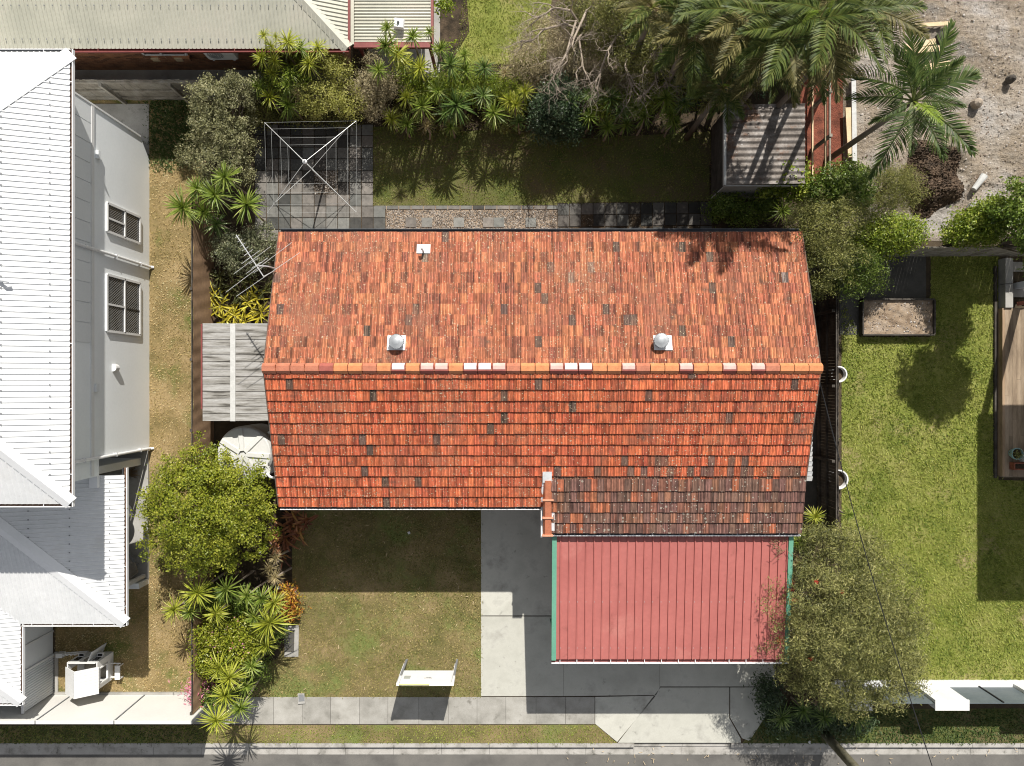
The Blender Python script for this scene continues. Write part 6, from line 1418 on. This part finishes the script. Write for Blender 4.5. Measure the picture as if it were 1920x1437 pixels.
palm(1590,-45,7.4,1.9,'palm at the top edge over the building site corner', n=11, dead=1, base=(1550,60))
# bare tree
def bare_tree(label, base, limbs, seed, name='bare_tree'):
    r_ = random.Random(seed); b = XY(*base); t = thing(name, label, 'tree', (*b,0), 'bare twiggy trees'); top = W(*limbs[0][0])
    MB().tube([(b[0],b[1],0), Vector((b[0],b[1],0)).lerp(top,.5)+Vector((.06,.03,.1)), top], [.16,.13,.10], 9).build('trunk', M['bark'], t)
    def grow(m, p, d, l, r, lev):
        pts = [p]; q = p.copy(); dd = d.copy(); n = 4
        for i in range(n):
            dd = (dd + Vector((r_.gauss(0,.28),r_.gauss(0,.28),r_.gauss(.03,.16)))).normalized(); q = q + dd*(l/n); pts.append(q.copy())
        m.tube(pts, [r*(1-.55*i/n) for i in range(n+1)], 5 if lev < 2 else 4)
        if lev >= 4 or r < .0045: return
        for i in (2,3,4):
            for _ in range(1 if i < 4 else 2):
                nd = (dd*.75 + Vector((r_.gauss(0,.65),r_.gauss(0,.65),r_.gauss(.05,.35)))).normalized(); grow(m, pts[i], nd, l*r_.uniform(.5,.8), r*(1-.55*i/n)*.72, lev+1)
    for lm in limbs:
        m = MB(); P = [W(*q) for q in lm]; n = len(P); m.tube(P, [.05*(1-.55*i/(n-1)) for i in range(n)], 7)
        for i in range(1, n):
            for _ in range(2 if i < n-1 else 3):
                d = ((P[i]-P[i-1]).normalized() + Vector((r_.gauss(0,.5),r_.gauss(0,.5),r_.gauss(0,.25)))).normalized(); grow(m, P[i], d, r_.uniform(.5,.85), .023, 1)
        m.build('limb', M['bark_pale'], t)
    return t
bare_tree('leafless tree with pale twisted branches at the upper middle', (1085,75), [[(1095,60,2.2),(1080,40,2.9),(1062,100,3.3),(1040,140,3.2)],[(1095,60,2.2),(1100,20,3.0),(1075,75,3.5),(1058,110,3.3)],[(1095,60,2.2),(1085,70,3.0),(1092,115,3.2)],[(1095,60,2.2),(1060,45,2.9),(1020,55,3.2),(1000,75,3.0)],[(1095,60,2.2),(1070,20,3.0),(1040,15,3.4),(1015,30,3.3)]], 5)
bare_tree('second leafless tree with downward spreading branches right of the first', (1175,120), [[(1180,105,2.2),(1165,55,2.9),(1140,95,3.4),(1125,135,3.0)],[(1180,105,2.2),(1178,70,3.0),(1172,125,3.2),(1180,150,2.8)],[(1180,105,2.2),(1200,60,3.2),(1218,95,3.3),(1235,125,3.0)],[(1180,105,2.2),(1195,90,2.8),(1225,110,3.2),(1230,150,2.9)]], 6)
debris('dead_palm_leaves', PX((1190,130),(1330,130),(1330,200),(1190,200)), 120, M['palm_dry'], 75, (.2,.7))
# vine and gold shoots at the patio corner
shrub('vine', 'thin vine with lime leaves at the corner of the patio roof', 'vine', [(828,12,2.2,.35,.2,.2),(840,8,2.2,.2,.15,.15),(848,85,1.2,.15,.12,.12)], 420, M['bright_leaf'], .09, 1.6, 51, False, clump=10)
